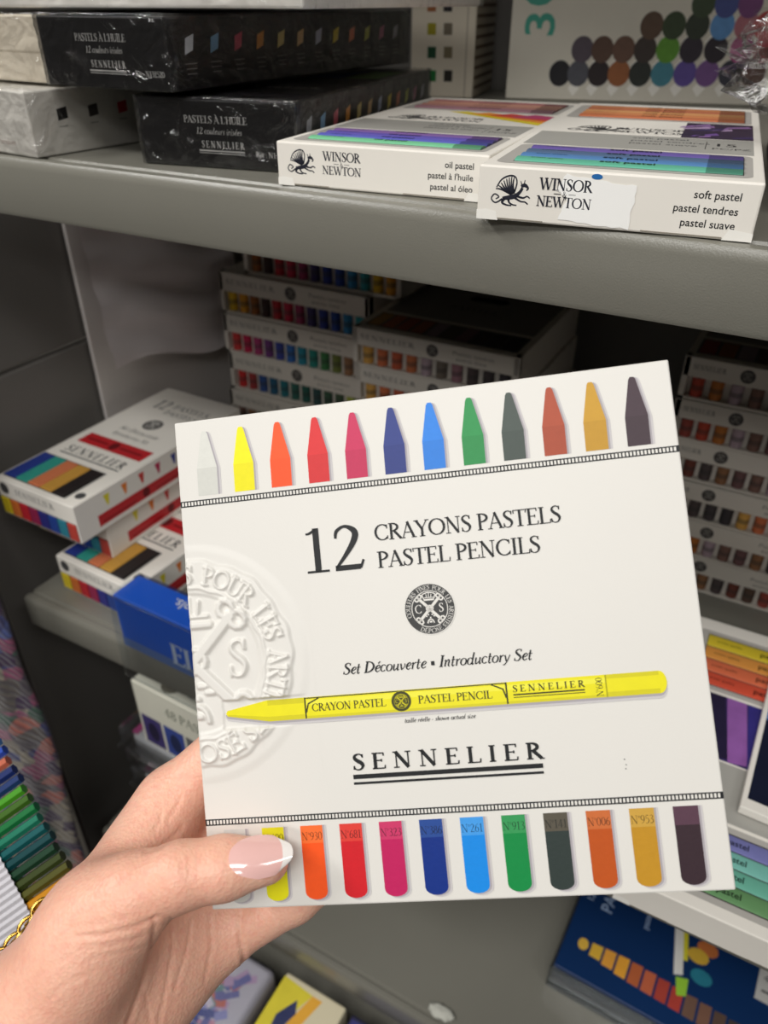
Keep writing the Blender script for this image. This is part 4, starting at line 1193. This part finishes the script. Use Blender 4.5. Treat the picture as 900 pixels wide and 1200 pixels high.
# ---------------------------------------------------------------- blue box in a clear case on the middle shelf
r = empty('blue_box', (-.3785, .2790, ZM + .0006), -.02); tag(r, 'bright blue box in a clear plastic case at the front of the middle shelf', 'box')
W, D, H = .120, .026, .049
b = MB(); b.box(0, W, 0, D, 0, H, mat((30, 92, 200), .4, .5, .05, 40), .0008)
t = fsurf(b, 'top', W, D, H); f = fsurf(b, 'front', W, D, H)
vs_b, fs_b, wb = bfont('tools.', .01)
t.e += 2e-6; b.raw([t.p(.071 - x * .0085, D * .78 - y * .0085) for x, y in vs_b], fs_b, WHITE)
f.rect(W * .0, 0, W, H * .18, mat((90, 116, 170), .5, .4))
put_serif(f, 'EL', .050, H * .12, H * .40, mat((190, 202, 220), .5, .4), width=.024, bold=1.5)
put_serif(f, 'PASTEL', W * .68, H * .12, H * .28, mat((150, 170, 200), .5, .4), width=W * .2, bold=1.5)
b.build('carton', r)
b = MB()                                                # case: clear shell with a flap hanging over the lip
prof = [(D + .0012, 0.0004), (D + .0012, H + .0012), (-.0028, H + .0012), (-.0045, H * .5), (-.0052, .0), (-.0056, -.022), (-.0052, -.027)]
for (x0, x1) in ((-.0012, W + .0012),):
    vs = []
    for x in np.linspace(x0, x1, 9):
        vs += [(x, y, z_) for y, z_ in prof] + [(x, y + .0005, z_ + .0004) for y, z_ in prof]
    n = len(prof); fs = []
    for i in range(8):
        for k in range(n - 1):
            a = i * 2 * n + k
            fs += [(a, a + 1, a + 2 * n + 1, a + 2 * n)]
    b.raw(vs, fs, PLASTIC)
b.poly([(-.0012, y, z_) for y, z_ in prof], PLASTIC)
b.tube([(-.0012, -.0052, -.027), (W + .0012, -.0052, -.027)], .0006, PLASTIC, 6)
b.tube([(-.0012, -.0030, H + .0012), (W + .0012, -.0030, H + .0012)], .0006, PLASTIC, 6)
tag(b.build('case', r), 'clear plastic case')

# ---------------------------------------------------------------- soft pastel box on the middle shelf, right
def art_cryst(t, W, D):
    art_purple(t, W, D)
    t.poly([(W * .04, D * .44), (W * .62, D * .44), (W * .66, D * .675), (W * .04, D * .675)], mat((60, 48, 100), .4, .4, .3, 60))
    for k, c in enumerate([(170, 110, 180), (40, 34, 62), (150, 96, 170), (56, 50, 130), (186, 170, 196), (70, 60, 150)]):
        t.poly([(W * (.05 + .12 * k), D * .675), (W * (.16 + .12 * k), D * .675), (W * (.26 + .10 * k), D * .45), (W * (.16 + .10 * k), D * .44)], mat(c, .4, .4, .2, 90))
flat_box('white soft pastel box with green pastels in its window, lying on the middle shelf', (-.0035, .262, ZM + .0004), .01, .1100, .2340, .0215,
    ['soft pastel', 'pastel tendres', 'pastel suave'], [(104, 150, 100), (110, 182, 160), (124, 190, 178), (120, 122, 180)],
    [(214, 84, 60), (220, 112, 76), (222, 150, 70), (214, 190, 50)], art_cryst, 'pastel', None, True)
za = ZM + .0004 + .0215 + .0015
c0, c1 = on_z(864, 952, za), on_z(899, 808, za)
yw2 = math.atan2(c1[1] - c0[1], c1[0] - c0[0]) - math.pi / 2
r = empty('pastel_box', (c0[0], c0[1], za), yw2); tag(r, 'dark blue picture box lying crosswise on the middle-shelf soft pastel box', 'pastel box')
W, D, H = .07, .12, .006
b = MB(); b.box(0, W, 0, D, 0, H, CARTON, .0006)
t = fsurf(b, 'top', W, D, H); t.rect(W * .04, D * .06, W * .98, D * .62, mat((26, 30, 50), .4, .4, .2, 60)); t.rect(W * .04, D * .62, W * .98, D * .85, mat((70, 110, 170), .4, .4, .2, 60))
t.poly([(W * .2, D * .06), (W * .6, D * .06), (W * .5, D * .14), (W * .28, D * .13)], mat((110, 80, 130), .4, .4, .2, 90))
t.rect(W * .04, D * .85, W * .98, D * .95, mat((120, 90, 150), .4, .4))
b.build('carton', r)

# ================================================================== lower shelf
# clear cases and a white set at the left
zc = ZL + .0006
CASE = film_mat('clear_case', (.965, .97, .975, 1), .16, .25, .2, 40)
def clear_case(label, z, dx):
    r = empty('plastic_case', (-.452 + dx, .300, z), -.03); tag(r, label, 'case', 'clear plastic cases')
    W, D, H = .125, .15, .0535
    b = MB()
    for (a, c) in ((0, H * .46), (H * .48, H)):
        b.box(0, W, 0, D, a, c, CASE, .006, 3)
    b.box(-.002, W + .002, -.002, D + .002, H * .44, H * .50, CASE, .001)
    b.build('shell', r)
    q = MB(); q.box(.008, W - .008, .01, D - .01, .004, H * .7, mat((214, 216, 220), .5, .4, .1, 30), .004)
    for k, c in enumerate([(200, 90, 150), (200, 150, 80), (110, 150, 130), (90, 100, 180)]):
        q.box(.007, .014, .012 + k * .016, .025 + k * .016, H * .7, H * .72, mat(c, .5, .4))
    q.build('tray', r)
    q = MB(); rr2 = [(W * .5 + .022 * math.cos(t_), D * .3 + .022 * math.sin(t_), H + .0008) for t_ in np.linspace(0, 2 * math.pi, 29)]
    q.tube(rr2, .0012, CASE, 6); q.build('embossed_ring', r)
for i, lb in enumerate(['lowest clear plastic case of the stack on the lower shelf', 'middle clear plastic case of the stack on the lower shelf', 'clear plastic case directly under the white and blue set']):
    clear_case(lb, zc + i * .0545, [.004, .002, 0][i])
zt = zc + 3 * .0545 + .0022
r = empty('pastel_set', (-.412, .300, zt), -.03); tag(r, 'white and blue set of forty-eight pastels on top of the clear cases', 'pastel set')
W, D, H = .16, .14, .075
H = .871 - zt
b = MB(); b.box(0, W, 0, D, 0, H, mat((232, 230, 214), .5, .4), .001)
f = fsurf(b, 'front', W, D, H)
put_serif(f, '48 PASTELS', W * .22, H * .68, H * .14, mat((90, 100, 80), .5, .3), width=W * .42)
for k, c in enumerate([(70, 60, 120), (60, 80, 160), (110, 110, 112), (30, 110, 180), (20, 90, 160), (30, 130, 190)]):
    f.rect(W * (.02 + .162 * k), H * .03, W * (.165 + .162 * k), H * .50, mat(c, .4, .5, .15, 80))
    f.ell(W * (.093 + .162 * k), H * .26, W * .04, H * .15, mat(tuple(int(v * .55) for v in c), .4, .5), 20)
t = fsurf(b, 'top', W, D, H)
put_seal(t, W * .22, D * .10, D * .07, mat((120, 116, 104), .5, .3), None, False)
put_serif(t, 'SENNELIER', W * .34, D * .07, D * .04, INKSOFT, width=W * .2)
t.rect(W * .54, D * .01, W * .55, D * .99, GREYB)
b.build('carton', r)
# blue flat box with pastel swatches
r = empty('blue_pastel_box', (-.0345, .3600, ZL + .0008), -.03); tag(r, 'flat dark blue box with a row of yellow to brown pastel pictures, lower shelf', 'pastel box')
W, D, H = .20, .21, .028
b = MB(); b.box(0, W, 0.004, D, 0, H, mat((12, 46, 92), .4, .5, .06, 30), .0015)
t = fsurf(b, 'top', W, D, H)
cols = [(222, 180, 70), (220, 176, 60), (222, 156, 60), (226, 160, 54), (182, 96, 56), (190, 98, 66), (170, 66, 54), (176, 64, 54), (112, 84, 70), (120, 86, 70), (90, 70, 60), (70, 60, 56)]
for k, c in enumerate(cols):
    u = .012 + .0115 * k; hh = [.0075, .012, .015, .0175][k] if k < 4 else .0185
    v0 = .034 - .0006 * k
    if k == 0: t.ell(u + .0045, v0, .0045, .0055, mat(c, .5, .4, .1, 100), 16)
    else: t.poly([(u, v0 - hh / 2), (u + .0095, v0 - hh / 2 - .0004), (u + .0095, v0 + hh / 2 + .0006), (u, v0 + hh / 2)], mat(c, .5, .4, .1, 100))
tx = mat((150, 172, 204), .5, .4)
for (tt, u, v, sz) in (('12', .012, .075, .006), ('PASTEL', .030, .072, .010), ('pastels tendres', .062, .075, .005), ('carrés', .046, .10, .005)):
    vs_b, fs_b, wb = bfont(tt, .015); t.e += 2e-6
    b.raw([t.p(u - y * sz, v + x * sz) for x, y in vs_b], [tuple(q) for q in fs_b], tx)
# a drawn pastel stick and foliage on the lid
t.poly([(.082, .095), (.089, .097), (.098, .052), (.091, .049)], mat((226, 224, 218), .5, .4)); t.poly([(.089, .097), (.093, .098), (.099, .066), (.0955, .065)], mat((216, 206, 50), .5, .4))
t.poly([(.093, .048), (.103, .051), (.104, .036), (.097, .033)], mat((150, 200, 60), .5, .4))
for q_, c in (((.112, .085), (190, 110, 60)), ((.106, .075), (210, 170, 60)), ((.112, .058), (40, 120, 140))):
    t.ell(q_[0], q_[1], .009, .007, mat(c, .5, .4, .2, 100), 12)
b.build('carton', r)
b = MB()
b.box(-.002, W + .002, -.001, D + .002, -.0004, .0016, PLASTIC, .0005)
b.box(-.002, W + .002, -.001, .0022, .0016, H + .002, PLASTIC, .0012)
b.box(-.002, -.0006, -.001, D, .0016, H + .002, PLASTIC, .0005)
b.tube([(-.002, -.001, H + .002), (W, -.001, H + .002)], .0011, PLASTIC, 8); b.tube([(-.002, -.0015, .010), (W, -.0015, .010)], .0011, PLASTIC, 8)
tag(b.build('case', r), 'clear plastic tray edge')
q = on_z(905, 1160, ZL + .032)
b = MB(); b.box(0, .045, 0, .03, 0, .0006, mat((196, 194, 190), .5, .4))
f = Face(b, (0, 0, .0006), (1, 0, 0), (0, 1, 0), (0, 0, 1)); f.sans('48', .004, .018, .006, INKSOFT); f.rect(.004, .008, .03, .010, INKSOFT)
o = b.build('price_card', loc=(q[0] - .012, q[1] - .012, ZL + .0008 + .028 + .0002)); o.rotation_euler = (0, 0, -.05)
tag(o, 'small grey card lying on the dark blue box', 'card')
q = on_z(517, 1187, ZL)
b = bmesh.new(); bmesh.ops.create_icosphere(b, subdivisions=3, radius=1)
for v in b.verts:
    k = 1 + .35 * noise.noise(v.co * 2.1)
    v.co = Vector((v.co.x * .011 * k, v.co.y * .006 * k, max(-.0002, v.co.z * .003 * k)))
sc = MB(); sc.bm(b, mat((196, 196, 186), .7, .2, .1, 200)); o = sc.build('paper_scrap', smooth=True, loc=(q[0], q[1], ZL + .0012)); tag(o, 'small crumpled white paper scrap on the bare lower shelf', 'scrap')

# ---------------------------------------------------------------- packs in front, below the lower shelf
zd = ZD + .0006; Hp = .058
def pack(label, x0, x1, y0, y1, h, paint, col, clear=False, bev=.002):
    r = empty('art_pack', (x0, y0, zd), 0); tag(r, label, 'pack', 'packs on the bottom shelf')
    b = MB(); W, D = x1 - x0, y1 - y0
    b.box(0, W, 0, D, 0, h, mat(col, .5, .4, .03, 40), bev, 3)
    paint(fsurf(b, 'top', W, D, h), W, D); b.build('carton', r)
    if clear:
        b = MB(); b.box(-.002, W + .002, -.002, D + .002, 0, h + .002, PLASTIC, .009, 4)
        b.build('sleeve', r, smooth=True)
random.seed(11)
def floral(t, W, D):
    for i in range(90):
        c = random.choice([(150, 150, 196), (190, 160, 190), (120, 120, 170), (206, 150, 170), (120, 150, 150), (210, 200, 214), (90, 96, 150), (200, 120, 110)])
        a = random.uniform(0, 3); u, v = W * random.uniform(.26, .72), D * random.uniform(.17, .83); l, w = W * random.uniform(.10, .26), W * random.uniform(.06, .12)
        t.poly([(u, v), (u + l * math.cos(a), v + l * math.sin(a)), (u + l * math.cos(a) - w * math.sin(a), v + l * math.sin(a) + w * math.cos(a)), (u - w * math.sin(a), v + w * math.cos(a))], mat(c, .5, .4, .1, 60))
def bird(t, W, D):
    t.poly([(0.0, D * .3), (W * .5, D * .95), (0, D * .97)], mat((222, 206, 60), .5, .4, .1, 60))
    t.poly([(W * .22, D * .45), (W * .50, D * .95), (W * .66, D * .95), (W * .42, D * .5)], mat((230, 170, 60), .5, .4, .1, 60))
    t.poly([(W * .18, D * .74), (W * .34, D * .88), (W * .42, D * .80), (W * .30, D * .62), (W * .20, D * .64)], mat((50, 56, 96), .5, .4, .2, 90))
    t.poly([(W * .04, D * .42), (W * .20, D * .62), (W * .34, D * .60), (W * .70, D * .66), (W * .40, D * .54), (W * .22, D * .48)], mat((120, 60, 50), .5, .4, .2, 90))
    t.poly([(W * .18, D * .30), (W * .40, D * .45), (W * .34, D * .25)], mat((214, 130, 50), .5, .4, .1, 90))
    put_serif(t, 'PASTELS', W * .58, D * .36, W * .07, INKSOFT, width=W * .34)
def bluepk(t, W, D):
    t.rect(W * .03, D * .03, W * .97, D * .97, mat((60, 60, 120), .4, .4, .3, 40))
    for k in range(5): t.ell(W * (.2 + .14 * k), D * (.8 - .05 * k), W * .07, D * .05, mat([(100, 90, 160), (60, 70, 140), (130, 110, 170), (44, 44, 90), (90, 100, 170)][k], .4, .4), 16)
pack('flower-patterned pink and lilac pack in a clear sleeve beside the wrist', -.345, -.268, .110, .271, Hp, floral, (196, 190, 200), True, .006)
pack('cream pack with a yellow and blue bird painting below the lower shelf', -.258, -.192, .140, .276, Hp, bird, (216, 206, 176))
pack('dark blue patterned pack right of the bird-painting pack', -.186, -.115, .140, .276, Hp - .004, bluepk, (44, 44, 70))

# ================================================================== things at the left edge
# patterned textile
fab = bpy.data.materials.new('patterned_knit'); fab.use_nodes = True
nt = fab.node_tree; bs = nt.nodes['Principled BSDF']; L = nt.links.new
tc = nt.nodes.new('ShaderNodeTexCoord'); nd = nt.nodes.new('ShaderNodeTexNoise'); nd.inputs['Scale'].default_value = 26
mp = nt.nodes.new('ShaderNodeMix'); mp.data_type = 'VECTOR'; mp.inputs[0].default_value = .018
L(tc.outputs['Object'], nd.inputs['Vector']); L(tc.outputs['Object'], mp.inputs[4]); L(nd.outputs['Color'], mp.inputs[5])
vo = nt.nodes.new('ShaderNodeTexVoronoi'); vo.inputs['Scale'].default_value = 62
wv_ = nt.nodes.new('ShaderNodeTexWave'); wv_.inputs['Scale'].default_value = 70; wv_.inputs['Distortion'].default_value = 2.5; wv_.bands_direction = 'DIAGONAL'
L(mp.outputs[1], vo.inputs['Vector']); L(mp.outputs[1], wv_.inputs['Vector'])
cr = nt.nodes.new('ShaderNodeValToRGB'); cr.color_ramp.interpolation = 'CONSTANT'
els = [(0, (98, 92, 86)), (.12, (70, 52, 80)), (.24, (160, 152, 134)), (.36, (64, 70, 120)), (.44, (150, 80, 110)), (.52, (140, 132, 118)), (.60, (94, 88, 92)), (.72, (60, 92, 76)), (.80, (176, 106, 92)), (.88, (84, 100, 160)), (.95, (186, 168, 112))]
while len(cr.color_ramp.elements) < len(els): cr.color_ramp.elements.new(.5)
for e, (p_, c) in zip(cr.color_ramp.elements, els): e.position = p_; e.color = rgb(*c)
sep = nt.nodes.new('ShaderNodeSeparateColor'); L(vo.outputs['Color'], sep.inputs[0]); L(sep.outputs[0], cr.inputs[0])
mx = nt.nodes.new('ShaderNodeMix'); mx.data_type = 'RGBA'; mx.inputs[7].default_value = rgb(52, 40, 62)
mt = nt.nodes.new('ShaderNodeMath'); mt.operation = 'MULTIPLY'; mt.inputs[1].default_value = .55
L(wv_.outputs['Fac'], mt.inputs[0]); L(mt.outputs[0], mx.inputs[0]); L(cr.outputs[0], mx.inputs[6]); L(mx.outputs[2], bs.inputs['Base Color'])
bs.inputs['Roughness'].default_value = .9; bs.inputs['Sheen Weight'].default_value = .2
bp = nt.nodes.new('ShaderNodeBump'); bp.inputs['Strength'].default_value = .6; bp.inputs['Distance'].default_value = .003; L(wv_.outputs['Fac'], bp.inputs['Height']); L(bp.outputs['Normal'], bs.inputs['Normal'])
b = MB(); NA, NZ = 64, 90
vs = []
for j in range(NZ + 1):
    z_ = .02 + 1.25 * j / NZ
    for i in range(NA):
        a = 2 * math.pi * i / NA
        rx = .155 + .012 * math.sin(z_ * 9); ry = .026
        k = 1 + .03 * math.sin(a * 7 + 2 * noise.noise(Vector((0, 0, z_ * 4)))) + (.05 if abs(math.sin(a)) < .5 else .02) * noise.noise(Vector((math.cos(a) * 2, math.sin(a) * 2, z_ * 14)))
        vs.append((-.643 + rx * k * math.cos(a), .2480 + ry * k * math.sin(a), z_))
fs = [(j * NA + i, j * NA + (i + 1) % NA, (j + 1) * NA + (i + 1) % NA, (j + 1) * NA + i) for j in range(NZ) for i in range(NA)]
fs += [tuple(range(NA - 1, -1, -1)), tuple(range(NZ * NA, (NZ + 1) * NA))]
b.raw(vs, fs, fab)
o = b.build('patterned_textile', smooth=True); tag(o, 'multicoloured patterned knitted fabric hanging in folds at the left edge', 'fabric')

# pack of coloured pencils held together by a white ribbed band
dp = .36
P_a, P_b = at_depth(-60, 1092, dp), at_depth(92, 985, dp)          # along a pencil
ux = (P_b - P_a) / np.linalg.norm(P_b - P_a)
P_c = at_depth(4, 866, dp + .01); P_d = at_depth(103, 1050, dp - .005)
uy = P_c - P_d; uy -= ux * (uy @ ux); ly = float(np.linalg.norm(uy)); uy /= ly
uz = np.cross(ux, uy); 
if uz @ CF > 0: uz = -uz
r = empty('coloured_pencil_pack', tuple(P_d), 0)
mw = Matrix.Identity(4)
for i in range(3):
    mw[i][0], mw[i][1], mw[i][2], mw[i][3] = ux[i], uy[i], np.cross(ux, uy)[i], P_d[i]
r.matrix_world = mw
tag(r, 'row of coloured pencils in a white ribbed card band, lower left', 'pencil pack')
PC = [(120, 76, 30), (196, 132, 24), (206, 138, 20), (84, 84, 30), (58, 70, 28), (24, 62, 40), (10, 66, 70), (12, 88, 90), (26, 118, 92), (16, 110, 56), (60, 100, 24), (70, 150, 30), (24, 50, 104), (20, 40, 100), (190, 100, 74), (30, 70, 170), (60, 120, 190)]
sgn = 1.0 if np.cross(ux, uy) @ CF < 0 else -1.0
pt = ly / (len(PC) - 1.0) * 1.0
for k, c in enumerate(PC):
    q = MB(); y = pt * (k + .2); m = mat(c, .35, .5, .05, 200)
    q.cyl((-.16, y, -sgn * pt * .5), (-.002 - .0006 * (k % 3), y, -sgn * pt * .5), pt * .49, pt * .49, m, 6)
    q.build('pencil', r)
b = MB(); n = 56
for k in range(n):
    y0_ = ly * 1.05 * k / n; hgt = sgn * (.0012 if k % 2 else .0003)
    y1_ = ly * 1.05 * (k + 1) / n
    xr = -.027
    b.poly([(-.15, y0_, hgt), (xr, y0_, hgt), (xr, y1_, sgn * (.0003 if k % 2 else .0012)), (-.15, y1_, sgn * (.0003 if k % 2 else .0012))], mat((206, 204, 210), .6, .3))
b.box(-.15, -.027, -.001, 0, -.010, .001, mat((206, 204, 210), .6, .3))
b.box(-.15, -.027, 0, ly * 1.05, -sgn * pt * 1.25 - .0005, -sgn * pt * 1.25 + .0005, mat((206, 204, 210), .6, .3))
tag(b.build('ribbed_band', r), 'white ribbed card band')
# gold chain
GOLD = mat((214, 172, 84), .25, .5, .15, 300, 0, 1.0)
r = empty('gold_chain', tuple(at_depth(20, 1090, dp - .02)), 0); tag(r, 'gold chain with chunky links beside the wrist', 'chain')
a_, c_ = at_depth(-20, 1140, dp - .030), at_depth(47, 1064, dp - .016)
rp = np.array(r.location)
for k in range(9):
    t = k / 8; p = a_ + (c_ - a_) * t + np.array([0, 0, -.002 * math.sin(t * math.pi)]) - rp
    q = MB(); d1 = (c_ - a_) / np.linalg.norm(c_ - a_); d2 = np.cross(d1, CF); d2 /= np.linalg.norm(d2)
    if k % 2: d2 = np.cross(d1, d2)
    pts = [tuple(p + d1 * .0042 * math.cos(s) + d2 * .0026 * math.sin(s)) for s in np.linspace(0, 2 * math.pi, 17)]
    q.tube(pts, .0009, GOLD, 8); q.build('link', r, smooth=True)
